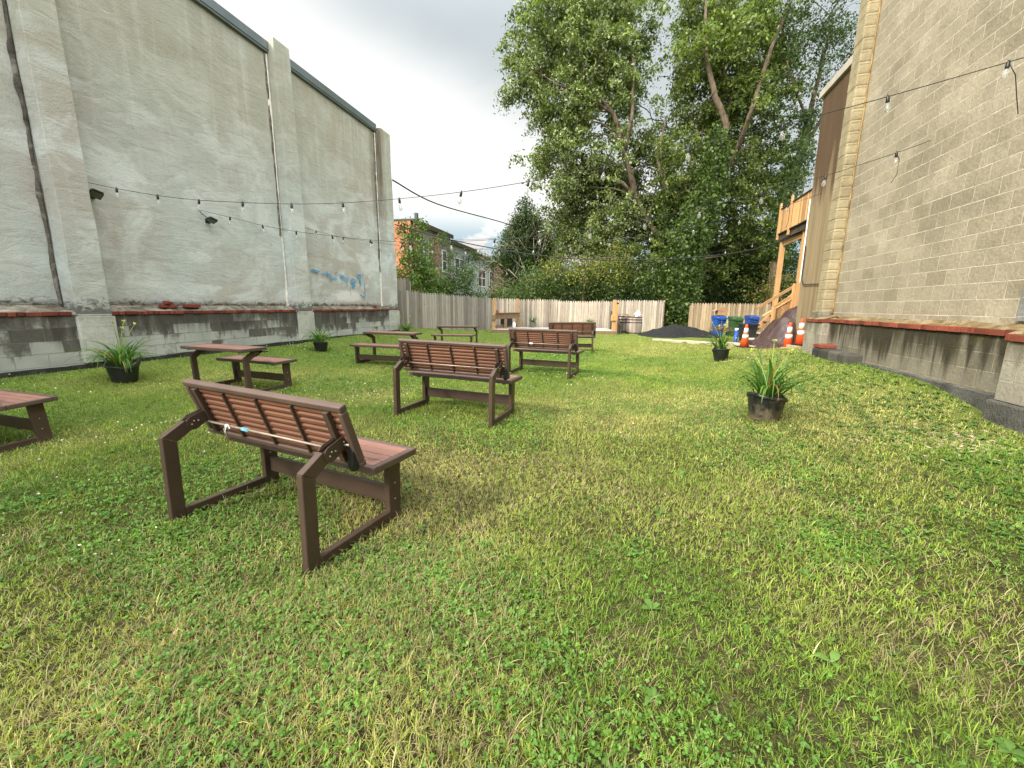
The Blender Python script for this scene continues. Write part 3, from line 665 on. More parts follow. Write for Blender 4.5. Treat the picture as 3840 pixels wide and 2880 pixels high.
# ------------------------------------------------------------------ fences
def picket_fence(name, label, pts, mat, h=1.65, w=.145, seed=1, steps=(), tip='dog', hz=None, top_fn=None):
    """pts: ground line as list of (x, y); pickets follow it"""
    t = thing(name, label, 'fence', (0, 0, 0)); rnd = random.Random(seed); mb = MB(); rails = MB(); d = 0
    for (a, b) in zip(pts[:-1], pts[1:]):
        a, b = Vector((a[0], a[1], 0)), Vector((b[0], b[1], 0)); L = (b - a).length; dr = (b - a).normalized(); nr = Vector((dr.y, -dr.x, 0)); n = int(L / w)
        for i in range(n):
            c = a + dr * ((i + .5) * L / n); z0 = G(c.x, c.y) + .0; zt = (top_fn(c.x, c.y) if top_fn else z0 + h) + rnd.uniform(-.012, .012)
            hw = L / n / 2 - .006; off = rnd.uniform(-.006, .006); ln = rnd.uniform(-.006, .006); th = .018
            P_ = []
            for q in (-1, 1):
                base = c + nr * (off + th / 2 * q)
                prof = [(-hw, z0 - .03), (hw, z0 - .03), (hw, zt - .10), (hw * .45, zt - .02), (0, zt), (-hw * .45, zt - .02), (-hw, zt - .10)]
                P_ += [base + dr * (x + ln * (z - z0)) + Vector((0, 0, z)) for x, z in prof]
            mb.tint = rnd.random() ** 1.0
            k = 7; mb.add(P_, [tuple(range(k)), tuple(range(2 * k - 1, k - 1, -1))] + [(i_, i_ + k, (i_ + 1) % k + k, (i_ + 1) % k) for i_ in range(k)])
        nn = max(2, int(L / 2.4) + 1)
        for i in range(nn):
            c = a + dr * (L * i / (nn - 1)) - nr * .07; z0 = G(c.x, c.y); rails.tint = rnd.random(); zt = (top_fn(c.x, c.y) if top_fn else z0 + h)
            rails.bar(c + Vector((0, 0, z0 - .1)), c + Vector((0, 0, zt - .15)), .09, .09, (dr.x, dr.y, 0))
        for f in (.15, .5, .85):
            za = G(a.x, a.y); zb = G(b.x, b.y); ha = (top_fn(a.x, a.y) - za if top_fn else h) * f; hb = (top_fn(b.x, b.y) - zb if top_fn else h) * f
            rails.bar(a - nr * .035 + Vector((0, 0, za + ha)), b - nr * .035 + Vector((0, 0, zb + hb)), .035, .08)
    mb.build('pickets', mat, t); rails.build('posts_and_rails', mat, t); return t
picket_fence('side_fence', 'grey weathered stepped picket fence from the left building to the stage corner', [(-5.12, 18.7), (-1.15, 22.62)], MAT_FENCE_GREY, seed=2, w=.135,
             top_fn=lambda x, y: 2.02 - .09 * (x > -4.35) - .055 * (x > -3.3) - .05 * (x > -2.2) - .04 * (x > -1.6) - .03)
picket_fence('back_fence', 'pale tan picket fence across the back, behind the stage', [(-1.12, 22.65), (8.12, 22.55), (8.55, 23.6)], MAT_FENCE_TAN, seed=5, w=.125,
             top_fn=lambda x, y: 1.72 + .03 * (x < .3) - .06 * (x > 2.4) + .02 * (x > 4.2) + .055 * (x > 5.4))
picket_fence('back_fence', 'browner picket fence behind the bins, right of the ivy', [(9.35, 22.0), (13.25, 21.55)], MAT_FENCE_TAN2, seed=8, w=.13, top_fn=lambda x, y: 1.63)
picket_fence('side_fence', 'short piece of old fence seen over the top of the grey side fence', [(-5.9, 20.2), (-5.0, 20.4)], MAT_FENCE_GREY, h=2.35, seed=12)

# ------------------------------------------------------------------ stage
DK = thing('timber_stage', 'low timber stage with orange posts in front of the back fence', 'stage', (0, 0, 0))
dx0, dx1, dy0, dy1, dz = -1.0, 4.95, 19.72, 22.35, .235
mb = MB(); rnd = random.Random(9); y = dy0
while y < dy1 - .05:
    mb.tint = rnd.random(); mb.box(dx0, dx1, y, y + .134, dz - .03 + rnd.uniform(-.002, .002), dz + rnd.uniform(-.002, .002)); y += .14
mb.build('deck_boards', MAT_DECK, DK, .003)
mb = MB(); mb.box(dx0 + .005, dx1 - .005, dy0 + .015, dy0 + .05, .0, dz - .034); mb.box(dx0 + .005, dx0 + .04, dy0 + .052, dy1, .0, dz - .034); mb.box(dx1 - .04, dx1 - .005, dy0 + .052, dy1, .0, dz - .034); mb.build('fascia', MAT_OLDWOOD, DK, .003)
def post(parent, x, y, z0, z1, w=.14, cap=True, wrap=None, mat=None, name='post'):
    m = MB(); m.box(x - w / 2, x + w / 2, y - w / 2, y + w / 2, z0, z1); p_ = m.build(name, mat or MAT_NEWWOOD, parent, .006)
    if cap: m = MB(); m.box(x - w * .6, x + w * .6, y - w * .6, y + w * .6, z1 + .002, z1 + .045); m.prism([(x - w * .45, z1 + .045), (x + w * .45, z1 + .045), (x, z1 + .09)], y - w * .4, y + w * .4, 'y'); m.build('solar_cap', MAT_BLACK, p_, .005)
    if wrap: m = MB(); m.box(x - w * .82, x + w * .82, y - w * .82, y + w * .82, wrap[0], wrap[1]); m.box(x - w * .9, x + w * .9, y - w * .9, y + w * .9, wrap[0] + .02, wrap[0] + .05); m.build('post_collar', MAT_OLDWOOD if wrap[2] else MAT_NEWWOOD, p_, .005)
    return p_
post(DK, -.90, 19.85, dz, 1.66, .135, False, (.66, .92, 1)); post(DK, .22, 22.2, dz, 1.74, .13, True)
post(DK, 4.82, 19.86, dz, 1.70, .15, True, (.70, .98, 0)); post(DK, 5.12, 20.7, .05, 1.50, .15, True, mat=MAT_NEWWOOD)
mb = MB(); a, b = Vector((-.84, 19.95, .84)), Vector((.34, 22.05, .84))
mb.tint = .4; mb.bar(a, b, .05, .27); mb.tint = .6; mb.bar(a + Vector((0, 0, .155)), b + Vector((0, 0, .155)), .16, .035); mb.tint = .35; mb.bar(a - Vector((.12, 0, .50)), b - Vector((.12, 0, .50)), .05, .16); mb.build('low_rail', MAT_OLDWOOD, DK, .004)
mb = MB()
for f in (.36, .93): c = a.lerp(b, f) + Vector((.06, -.02, 0)); mb.tint = .7; mb.box(c.x - .07, c.x + .07, c.y - .05, c.y + .05, dz, .70)
mb.build('rail_leg', MAT_OLDWOOD, DK, .004)
m = MB(); m.box(-.62, -.02, 21.0, 21.06, dz + .12, .72); tag(m.build('storage_panel', MAT_BLACK, None), 'flat black panel leaning behind the low stage rail', 'panel')
m = MB(); m.prism([(19.95, .06), (22.2, .06), (22.2, 1.15), (21.2, 1.05), (19.95, .45)], 5.18, 5.22); m.v = [(x, y_, z_) for x, y_, z_ in m.v]; tag(m.build('leaning_board', mat_plain('dark_plywood', (.06, .055, .05), .8, .4, 4), None), 'dark board leaning against the right side of the stage', 'board')
# small speaker on the front post of the rail, clay cup on the rail
m = MB(); m.lathe([(.0, 0), (.05, .0), (.07, .06), (.075, .11), (.06, .12), (.0, .09)], n=14); o = m.build('clay_cup', mat_plain('terracotta', (.34, .10, .055), .8, .3, 20)); o.location = (-.74, 20.05, 1.014); tag(o, 'small terracotta pot on the end of the low stage rail', 'pot')
m = MB(); m.lathe([(0, 0), (.05, 0), (.062, .03), (.062, .15), (.05, .17), (.02, .18), (.02, .21), (0, .21)], n=14); o = m.build('white_jug', MAT_WHITE); o.location = (.06, 21.1, dz); tag(o, 'small white plastic jug behind the low stage rail', 'jug'); o.scale = (1.6, 1.6, 1.5)

# ------------------------------------------------------------------ barrels with their clutter
def barrel(name, label, x, y, r, h, hoops, group):
    t = thing(name, label, 'barrel', (x, y, G(x, y)), (0, 0, .3), group)
    def rad(f): return r * (.86 + .14 * math.sin(PI * (.12 + .76 * f)) / math.sin(PI * .5))
    mb = MB(); n = 22; rnd = random.Random(3)
    for k in range(n):
        a0 = 2 * PI * k / n + .008; a1 = 2 * PI * (k + 1) / n - .008; mb.tint = rnd.random(); vs = []
        for i in range(9):
            f = i / 8; q = rad(f); vs += [(q * math.cos(a0), q * math.sin(a0), h * f), (q * math.cos(a1), q * math.sin(a1), h * f)]
        mb.add(vs, [(2 * i, 2 * i + 1, 2 * i + 3, 2 * i + 2) for i in range(8)])
    mb.build('staves', m_stave, t)
    mb = MB(); mb.lathe([(0, h - .05), (rad(1) * .94, h - .05), (rad(1) * .99, h - .05)], n=22); mb.build('lid', m_stave, t)
    for f in hoops:
        mb = MB(); q = rad(f) + .006; mb.lathe([(q - .008, h * f - .022), (q, h * f - .022), (q, h * f + .022), (q - .008, h * f + .022)], n=28, smooth=False); mb.build('hoop', MAT_HOOP, t)
    return t
m_stave = m_wood('barrel_oak', [(.3, (.20, .16, .13)), (.5, (.33, .28, .24)), (.7, (.45, .39, .34))], grain=(14, 14, .8), knots=False)
MAT_HOOP = mat_plain('rusty_hoop_iron', (.055, .032, .028), .6, .4, 9, .4, metal=.3)
barrel('wine_barrel', 'old oak barrel with dark hoops right of the stage, a white ornament on it', 6.02, 20.6, .38, .84, (.06, .66, .82, .97), 'oak barrels by the fence')
barrel('wine_barrel', 'second oak barrel, mostly hidden behind the one with the white ornament', 5.72, 21.35, .36, .86, (.08, .62, .8, .97), 'oak barrels by the fence')
zb_ = G(6.02, 20.6) + .79
mb = MB(); rnd = random.Random(8)
mb.lathe([(0, 0), (.10, .0), (.13, .05), (.10, .11), (.06, .14), (.10, .18), (.115, .24), (.08, .30), (.03, .33), (0, .33)], n=16)
for k in range(7): a = k * .9; mb.lathe([(0, -.045), (.035, -.03), (.05, 0), (.035, .03), (0, .045)], (.12 * math.cos(a), .12 * math.sin(a), .06 + .04 * (k % 4)), 8)
o = mb.build('ornament', MAT_WHITE); o.location = (6.14, 20.5, zb_); tag(o, 'knobbly white garden ornament sitting on top of the front barrel', 'ornament')
mb = MB(); mb.tint = .6; pts = [(-.36 + .36 * math.cos(a) * 0 + x, 0, .14 - (x + .05) ** 2 * .9) for x, a in zip(np.linspace(-.35, .22, 9), range(9))]
for q0, q1 in zip(pts[:-1], pts[1:]): mb.bar(q0, q1, .26, .022)
mb.box(-.33, .1, -.15, .13, -.01, .02); o = mb.build('bent_board', MAT_OLDWOOD); o.location = (5.88, 20.72, zb_ + .03); tag(o, 'bowed brown board lying across the tops of the barrels', 'board')
# ------------------------------------------------------------------ mulch heap, flagstones
def heap(name, label, cat, cx, cy, rx, ry, h, mat, seed, n=56, rot=0, **kw):
    t = np.linspace(-1, 1, n); A, B = np.meshgrid(t, t); r = np.sqrt(A ** 2 + B ** 2)
    th = np.arctan2(B, A); rr = 1 + .16 * np.sin(th * 3 + seed) + .1 * np.sin(th * 5)
    ca, sa = math.cos(rot), math.sin(rot)
    Xh = cx + rx * A * ca - ry * B * sa; Yh = cy + rx * A * sa + ry * B * ca
    prof = np.clip(1 - (r / rr) ** 1.3, 0, 1) ** .95
    Zh = gh(Xh, Yh) + h * prof * (1 + .25 * fbm(Xh, Yh, seed, 1.3, 3)) + .04 * fbm(Xh, Yh, seed + 3, 6, 3) * (prof > 0) - .03 - .25 * (r / rr > 1)
    ii = np.arange(n * n).reshape(n, n); q = np.stack([ii[:-1, :-1], ii[:-1, 1:], ii[1:, 1:], ii[1:, :-1]], -1).reshape(-1)
    return tag(np_mesh(name, np.stack([Xh, Yh, Zh], -1).reshape(-1, 3), 4, q, mat, smooth=True), label, cat, **kw)
def m_mulch():
    t = NT('black_mulch'); v = t.obj(); n = t.noise(v, 22, 6, .75); n2 = t.noise(v, 70, 4, .7)
    c = t.ramp(n, [(.35, (.008, .009, .010)), (.6, (.024, .026, .028)), (.72, (.06, .062, .065))])
    c = t.mix(t.ramp(n2, [(.69, 0.), (.72, .7)]), c, (.28, .27, .25))
    return t.out(c, .85, t.bump(t.mix(.5, n, n2), 1., .06), .25)
MAT_MULCH = m_mulch()
heap('mulch_heap', 'low spread heap of black mulch in front of the ivy, left of the bins', 'mulch heap', 7.75, 19.6, 1.95, 1.7, .55, MAT_MULCH, 3, rot=.1)
def m_stone():
    t = NT('tan_flagstone'); v = t.obj(); n = t.noise(v, 2.0, 5); n2 = t.noise(v, 26, 6, .7)
    at_ = t.n('ShaderNodeAttribute', attribute_name='tint').outputs['Fac']
    c = t.ramp(t.math('MULTIPLY_ADD', n, .5, t.math('MULTIPLY', at_, .5)), [(.3, (.32, .26, .17)), (.6, (.46, .39, .28)), (.8, (.56, .49, .37))])
    c = t.mix(.5, c, t.mix(1., c, t.ramp(n2, [(.3, .6), (.7, 1.3)]), 'MULTIPLY'))
    return t.out(c, .9, t.bump(n2, .6, .01), .15)
MAT_STONE = m_stone()
mb = MB(); rnd = random.Random(11)
def slab(mb, cx, cy, rx, ry, z, th, rot, n=7):
    pl = []
    for k in range(n):
        a = 2 * PI * k / n + rnd.uniform(-.2, .2); q = rnd.uniform(.85, 1.08); x, y_ = rx * q * math.cos(a), ry * q * math.sin(a)
        pl.append((cx + x * math.cos(rot) - y_ * math.sin(rot), cy + x * math.sin(rot) + y_ * math.cos(rot)))
    mb.tint = rnd.random(); mb.prism(pl, z - th, z, 'z')
for k in range(26):
    f = k / 25; x = 5.9 + 3.3 * f + rnd.uniform(-.1, .1); y_ = 16.1 - 2.3 * f + rnd.choice((-.28, .05, .38))
    slab(mb, x, y_, .33, .21, G(x, y_) + .05 + rnd.uniform(0, .015), .09, -.6 + rnd.uniform(-.3, .3))
tag(mb.build('flagstone_path', MAT_STONE, None, .006), kind='structure')
# ------------------------------------------------------------------ bins, cones, marker post
def ground_at(u, v):
    z = .06
    for _ in range(6): p = at(u, v, z=z); z = G(p.x, p.y)
    return Vector((p.x, p.y, z))
def wheelie(name, label, loc, w, h, col, group, rot=0, lid=True, dark=None):
    t = thing(name, label, 'bin', loc, (0, 0, rot), group); mt = mat_plain(name + '_plastic', col, .45, .15, 5, .4)
    m = MB(); a, b = w * .40, w * .5; d0, d1 = w * .42, w * .54; vs = []
    for (k, z) in ((0, .03), (.8, h * .80), (1, h * .82)):
        x = a + (b - a) * min(k, 1); y = d0 + (d1 - d0) * min(k, 1); vs += [(-x, -y, z), (x, -y, z), (x, y, z), (-x, y, z)]
    m.add(vs, [(3, 2, 1, 0)] + [(4 * i + k, 4 * i + (k + 1) % 4, 4 * i + 4 + (k + 1) % 4, 4 * i + 4 + k) for i in range(2) for k in range(4)] + [(8, 9, 10, 11)])
    m.box(-w * .16, w * .16, -w * .56, -w * .45, h * .50, h * .58); m.box(-w * .3, w * .3, -w * .545, -w * .5, h * .68, h * .72)
    m.build('body', mt, t, .012, 2)
    m = MB(); m.box(-w * .54, w * .54, -w * .58, w * .58, h * .825, h * .865); m.build('rim', mt, t, .01, 2)
    m = MB(); m.prism([(-w * .60, h * .868), (w * .60, h * .868), (w * .56, h * .985), (w * .2, h), (-w * .42, h * .95)], -w * .52, w * .52); m.prism([(-w * .64, h * .80), (-w * .585, h * .80), (-w * .585, h * .93), (-w * .61, h * .93)], -w * .34, w * .34); lidm = m.build('lid', mt, t, .015, 2)
    for sx in (-1, 1): m = MB(); m.tube([(sx * w * .46, w * .5, .11), (sx * w * .52, w * .5, .11)], .11, 16); m.build('wheel', MAT_BLACK, t)
    m = MB(); m.tube([(-w * .4, w * .62, h * .84), (w * .4, w * .62, h * .84)], .015, 8); m.build('handle', mt, t)
    # small pale moulded marks
    m = MB(); m.box(-w * .2, w * .2, -w * .500, -w * .495, h * .40, h * .425); m.build('moulded_label', mat_plain(name + '_label', tuple(min(1, c * 2.2 + .15) for c in col), .6, .1, 5), t)
    return t
def span(v0, v1, p): return (v1 - v0) / F_PX * ((Vector(p) - CAM).dot(FW))
gb = 'wheeled bins in front of the fence'
p = at(2692, 1245, y=19.9); p.z = .07; wheelie('wheelie_bin', 'blue wheeled bin with an open cardboard box standing on its lid', (p.x, p.y, .06), .47, .96, (.012, .07, .30), gb, .05)
bp_ = p.copy()
p = at(2752, 1262, y=19.5); wheelie('wheelie_bin', 'dark green wheeled bin between the two blue ones', (p.x, p.y, .06), .48, .93, (.03, .085, .028), gb, -.05)
p = at(2815, 1240, y=20.2); wheelie('wheelie_bin', 'blue wheeled bin standing behind the black tub', (p.x, p.y, .06), .46, .98, (.010, .045, .22), gb, .02)
p = at(2798, 1287, y=16.2); h = span(1223, 1289, p)
t = thing('tub', 'square black lidless rubbish tub behind the ragged cone', 'bin', (p.x, p.y, .09), (0, 0, .1)); m = MB()
prof = [(.20, .02), (.255, h * .9), (.285, h * .9), (.285, h), (.255, h), (.24, h * .9), (.19, .05)]
m.lathe(prof, n=4, smooth=False, m=Matrix.Rotation(PI / 4, 4, 'Z')); m.v = [(x * 1.35, y_ * 1.35, z_) for x, y_, z_ in m.v]; m.build('body', MAT_BLACKPOT, t, .01, 2)
# box on the bin
t = thing('cardboard_box', 'open brown cardboard box on top of the left blue bin', 'box', (bp_.x + .04, bp_.y, .06 + .965)); mc = mat_plain('cardboard', (.36, .22, .13), .85, .15, 5, .1)
m = MB(); m.box(-.19, .19, -.16, .16, 0, .26); m.build('carton', mc, t, .003)
m = MB(); m.box(-.21, .21, -.17, -.163, .20, .37)
m.add([(-.21, -.16, .262), (-.36, -.16, .20), (-.36, .16, .20), (-.21, .16, .262), (-.21, -.16, .268), (-.36, -.16, .206), (-.36, .16, .206), (-.21, .16, .268)], [(0, 1, 2, 3), (7, 6, 5, 4), (0, 4, 5, 1), (1, 5, 6, 2), (2, 6, 7, 3)])
m.add([(.21, -.16, .262), (.33, -.16, .24), (.33, .16, .24), (.21, .16, .262), (.21, -.16, .268), (.33, -.16, .246), (.33, .16, .246), (.21, .16, .268)], [(3, 2, 1, 0), (4, 5, 6, 7), (0, 1, 5, 4), (1, 2, 6, 5), (2, 3, 7, 6)]); m.build('flap', mc, t)
# twig heap
t = MB(); rnd = random.Random(12); p = at(2706, 1252, y=17.0)
for k in range(70):
    a = rnd.uniform(0, 2 * PI); r_ = rnd.uniform(0, .38); c = Vector((r_ * math.cos(a) * 1.3, r_ * math.sin(a) * .7, rnd.uniform(0, .24) * (1 - r_)))
    d = Vector((rnd.uniform(-1, 1), rnd.uniform(-1, 1), rnd.uniform(-.25, .35))).normalized() * rnd.uniform(.12, .3); t.tube([c - d, c + d * .1 + Vector((0, 0, .03)), c + d], [.008, .01, .004], 5)
o = t.build('twig_pile', mat_plain('dead_twigs', (.16, .12, .085), .9, .6, 9, .1)); o.location = (p.x, p.y, .42); tag(o, 'tangle of dead twigs on the right end of the mulch heap', 'twigs')
# cones
MAT_ORANGE = mat_plain('orange_pvc', (.72, .085, .02), .5, .12, 4, .4); MAT_REFL = mat_plain('reflective_white_band', (.72, .70, .66), .45, .08, 9, .5)
def cone(label, p, h, torn=False, lean=0):
    t = thing('traffic_cone', label, 'traffic cone', p, (lean, 0, .2), 'orange traffic cones by the steps')
    r0, r1 = h * .185, h * .045
    def rr(f): return r0 + (r1 - r0) * f
    m = MB(); m.lathe([(rr(0), .035), (rr(.45), h * .45), (rr(.93), h * .93), (rr(1), h), (r1 * .8, h), (0, h * .985)], n=28); m.build('body', MAT_ORANGE, t)
    m = MB(); b = h * .235; m.prism([(-b, -b * .8), (-b * .8, -b), (b * .8, -b), (b, -b * .8), (b, b * .8), (b * .8, b), (-b * .8, b), (-b, b * .8)], .0, .035, 'z'); m.build('base', MAT_BLACK, t, .006)
    for f0, f1 in ((.40, .555), (.615, .84)):
        m = MB(); m.lathe([(rr(f0) + .003, h * f0), (rr(f1) + .003, h * f1)], n=28)
        if torn:
            for k in range(4): a = -.5 + k * .25; q = rr(f1) + .004; z0 = h * (f1 - .02 - .04 * k); m.add([(q * math.cos(a), q * math.sin(a), z0), (q * math.cos(a + .25), q * math.sin(a + .25), z0), ((q + .07) * math.cos(a + .1), (q + .07) * math.sin(a + .1), z0 - .09)], [(0, 1, 2)])
        m.build('reflective_band', MAT_REFL, t)
    return t
p = ground_at(2790, 1302); cone('ragged orange cone in front of the black tub, its white bands peeling', p, span(1217, 1302, p), True, .02)
p = ground_at(2952, 1308); cone('clean orange cone in the middle, in front of the brown tarpaulin', p, span(1211, 1308, p))
p = at(3002, 1282, y=13.2); p.z = .30; cone('orange cone half hidden behind the far low pier of the block building', (p.x, p.y, .22), span(1191, 1290, p), False, -.06)
bk = MB(); bk.box(p.x - .25, p.x + .3, p.y - .2, p.y + .3, .02, .22); tag(bk.build('stone_block', MAT_STONE, None, .02, 2), 'pale stone block under the half hidden cone', 'stone block')
# blue delineator
p = at(2757, 1287, y=15.6); p.z = G(p.x, p.y); h = span(1231, 1287, p)
t = thing('marker_post', 'short blue marker post with a white top beside the black tub', 'marker post', p)
m = MB(); m.lathe([(.075, 0), (.07, .02), (.065, h * .84), (0, h * .84)], n=18); m.build('post', mat_plain('blue_marker_plastic', (.015, .06, .34), .45, .1, 5), t)
m = MB(); m.lathe([(.066, h * .84), (.066, h * .97), (.05, h), (0, h)], n=18); m.build('white_top', MAT_WHITE, t)
m = MB(); m.lathe([(0, -.0), (.022, .0), (.022, .006), (0, .006)], (0, 0, 0), 12, m=Matrix.Translation((-.02, -.066, h * .35)) @ Matrix.Rotation(PI / 2, 4, 'X')); m.build('white_dot', MAT_WHITE, t)

# ------------------------------------------------------------------ stone steps, tarp, timber stairs, balcony
def toR(p):
    s = p[0] * .27356 + p[1] * .96186; t = DRW - (p[0] * .96186 - p[1] * .27356); return s, t
t = thing('stone_steps', 'low tan stone steps leading up to the timber stairs', 'steps', (0, 0, 0)); m = MB(); rnd = random.Random(2)
p0 = at(2826, 1290, y=15.4); p1 = at(2905, 1280, y=15.9); m.tint = .6; m.box(p0.x, p1.x, 15.3, 16.1, .03, .19); m.tint = .9; m.box(p0.x - .04, p1.x + .05, 15.26, 16.1, .195, .245)
p0 = at(2800, 1270, y=16.4); p1 = at(2928, 1262, y=16.6); m.tint = .4; m.box(p0.x + .4, p1.x, 16.12, 17.2, .03, .34); m.tint = .8; m.box(p0.x + .35, p1.x + .1, 16.08, 17.2, .345, .395); m.build('stone', MAT_STONE, t, .012, 2)
def crumple_tarp():
    n = 70; u = np.linspace(0, 1, n); A, B = np.meshgrid(u, u); cx, cy = 9.55, 14.55
    Xl = cx + (A - .5) * 2.9; Yl = cy + (B - .5) * 1.9
    bl = lambda a, b, p, q, k: np.exp(-(np.abs((Xl - a) / p) ** k + np.abs((Yl - b) / q) ** k)); hh = np.maximum(1.30 * bl(10.15, 14.8, .72, .8, 3), np.maximum(.95 * bl(9.62, 14.7, .55, .75, 3), .16 * bl(8.95, 14.3, .6, .5, 2.5)))
    rid = 1 - np.abs(fbm(Xl, Yl, 31, 2.3, 4)) * 2.2; rid2 = 1 - np.abs(fbm(Xl * .6 + Yl, Yl - Xl, 37, 4., 3)) * 2
    edge = np.minimum(np.minimum(A, 1 - A), np.minimum(B, 1 - B)); m_ = sstep(edge / .1)
    Zl = gh(Xl, Yl) + .02 + hh * m_ + (.07 * rid + .035 * rid2) * m_
    ii = np.arange(n * n).reshape(n, n); q = np.stack([ii[:-1, :-1], ii[:-1, 1:], ii[1:, 1:], ii[1:, :-1]], -1).reshape(-1)
    return np_mesh('tarpaulin', np.stack([Xl, Yl, Zl], -1).reshape(-1, 3), 4, q, mat_plain('brown_tarpaulin', (.058, .034, .032), .38, .25, 4, .5, .2), smooth=True)
tag(crumple_tarp(), 'crumpled dark brown tarpaulin draped over a mound behind the cones', 'tarpaulin')
ST = thing('timber_stairs', 'fresh timber stairs with a slatted rail climbing to the right behind the tarpaulin', 'stairs', (0, 0, 0))
ys = 16.6; A0 = at(2886, 1247, y=ys); A1 = at(2970, 1170, y=ys); d = (A1 - A0).normalized(); A0.y = A1.y = ys; L = 2.6
d = Vector((A1.x - A0.x, 0, A1.z - A0.z)).normalized(); up_ = Vector((-d.z, 0, d.x))
m = MB()
for yy in (ys, ys + 1.05): m.tint = .5; m.bar(A0 + Vector((0, yy - ys, .02)), A0 + d * L + Vector((0, yy - ys, 0)), .045, .19, up_)
m.build('stringer', MAT_NEWWOOD, ST, .004)
m = MB(); k = 0
while k < 7:
    q = A0 + d * (L * (k + .4) / 7); m.tint = .6 + .05 * (k % 3); m.box(q.x - .10, q.x + .20, ys + .03, ys + 1.02, q.z + .02, q.z + .055); m.box(q.x + .19, q.x + .2, ys + .03, ys + 1.02, q.z + .057, q.z + .2); k += 1
m.build('tread', MAT_OLDWOOD, ST, .003)
H0 = at(2858, 1186, y=ys - .04); H1 = at(2932, 1142, y=ys - .04); hd = (H1 - H0).normalized()
m = MB(); m.tint = .9; m.bar(H0 + hd * .02, H0 + hd * 3.0, .09, .035, (0, 0, 1)); m.tint = .3; m.bar(A0 + Vector((0, -.01, .95)), A0 + Vector((0, -.01, .95)) + hd * 2.5, .04, .15, (0, 0, 1)); m.bar(A0 + Vector((0, 1.05, .95)), A0 + Vector((0, 1.05, .95)) + hd * 2.5, .04, .12, (0, 0, 1)); m.build('handrail', MAT_NEWWOOD, ST, .004)
m = MB(); rnd = random.Random(4)
for k in range(13):
    q = A0 + Vector((.12 + k * .135, 0, 0)); zb0 = A0.z + (q.x - A0.x) * d.z / d.x; zt0 = A0.z + .95 + (q.x - A0.x) * hd.z / hd.x; m.tint = rnd.random(); m.box(q.x - .05, q.x + .05, ys - .055, ys - .03, zb0 + .02, zt0)
m.build('baluster', MAT_NEWWOOD, ST, .002)
post(ST, A0.x - .02, ys - .12, .0, A0.z + 1.0, .11, False); post(ST, at(2965, 1150, y=ys).x, ys - .1, .0, 2.35, .13, True)

BALZ = 4.28
a1 = at(2905, 905, z=BALZ); b1 = at(3026, 862, z=BALZ); sa, ta = toR(a1); sb, tb = toR(b1)
print('balcony local', sa, ta, sb, tb, a1, b1)
BA = thing('balcony', 'raised timber balcony with board railing behind the brown rear wing', 'balcony', (NR[0] * DRW, NR[1] * DRW, 0), (0, 0, AR))
tf = (ta + tb) / 2; s0, s1 = sb - .6, sa
m = MB(); m.box(s0, s1, tf - .045, tf, BALZ, BALZ + .26); m.box(s0, s1, tf - 1.7, tf - 1.65, BALZ, BALZ + .26); m.box(s1 - .045, s1 - .001, tf - 1.649, tf - .046, BALZ, BALZ + .26)
for k in range(5): m.box(s0 + .1 + k * .5, s0 + .14 + k * .5, tf - 1.649, tf - .046, BALZ + .02, BALZ + .25)
m.build('joist', MAT_DARKWOOD, BA, .004)
m = MB(); rnd = random.Random(5); y_ = tf - 1.7
while y_ < tf: m.tint = rnd.random(); m.box(s0, s1 + .02, y_, y_ + .13, BALZ + .262, BALZ + .295); y_ += .137
m.build('deck_boards', MAT_DARKWOOD, BA, .002)
m = MB(); x = s0
while x < s1: m.tint = rnd.random(); m.box(x, x + .115, tf + .002, tf + .024, BALZ + .18 + rnd.uniform(-.015, .015) + .14, BALZ + 1.30); x += .135
x = tf - 1.6
while x < tf - .1: m.tint = rnd.random(); m.box(s1 + .002, s1 + .024, x, x + .115, BALZ + .3, BALZ + 1.30); x += .135
m.build('railing_board', MAT_NEWWOOD, BA, .002)
m = MB(); m.box(s0, s1 + .05, tf - .05, tf + .07, BALZ + 1.302, BALZ + 1.34); m.box(s1 - .05, s1 + .06, tf - 1.7, tf - .051, BALZ + 1.302, BALZ + 1.34); m.build('top_rail', MAT_DARKWOOD, BA, .003)
for (x, y_) in ((s1 - .03, tf + .05), ((s0 + s1) / 2 + .3, tf + .06)):
    m = MB(); m.box(x - .06, x + .06, y_ - .03, y_ + .04, BALZ + .05, BALZ + 1.55); m.build('railing_post', MAT_NEWWOOD, BA, .004)
for i, x in enumerate((s1 - .12, s0 + .75)):
    m = MB(); m.box(x - .09, x + .09, tf - .25, tf - .07, -.05, BALZ - .002); m.build('support_post', MAT_NEWWOOD, BA, .006)
m = MB(); m.box(s0 + .85, s1 - .22, tf - .2, tf - .15, BALZ - .22, BALZ - .003); m.build('beam', MAT_NEWWOOD, BA, .004)

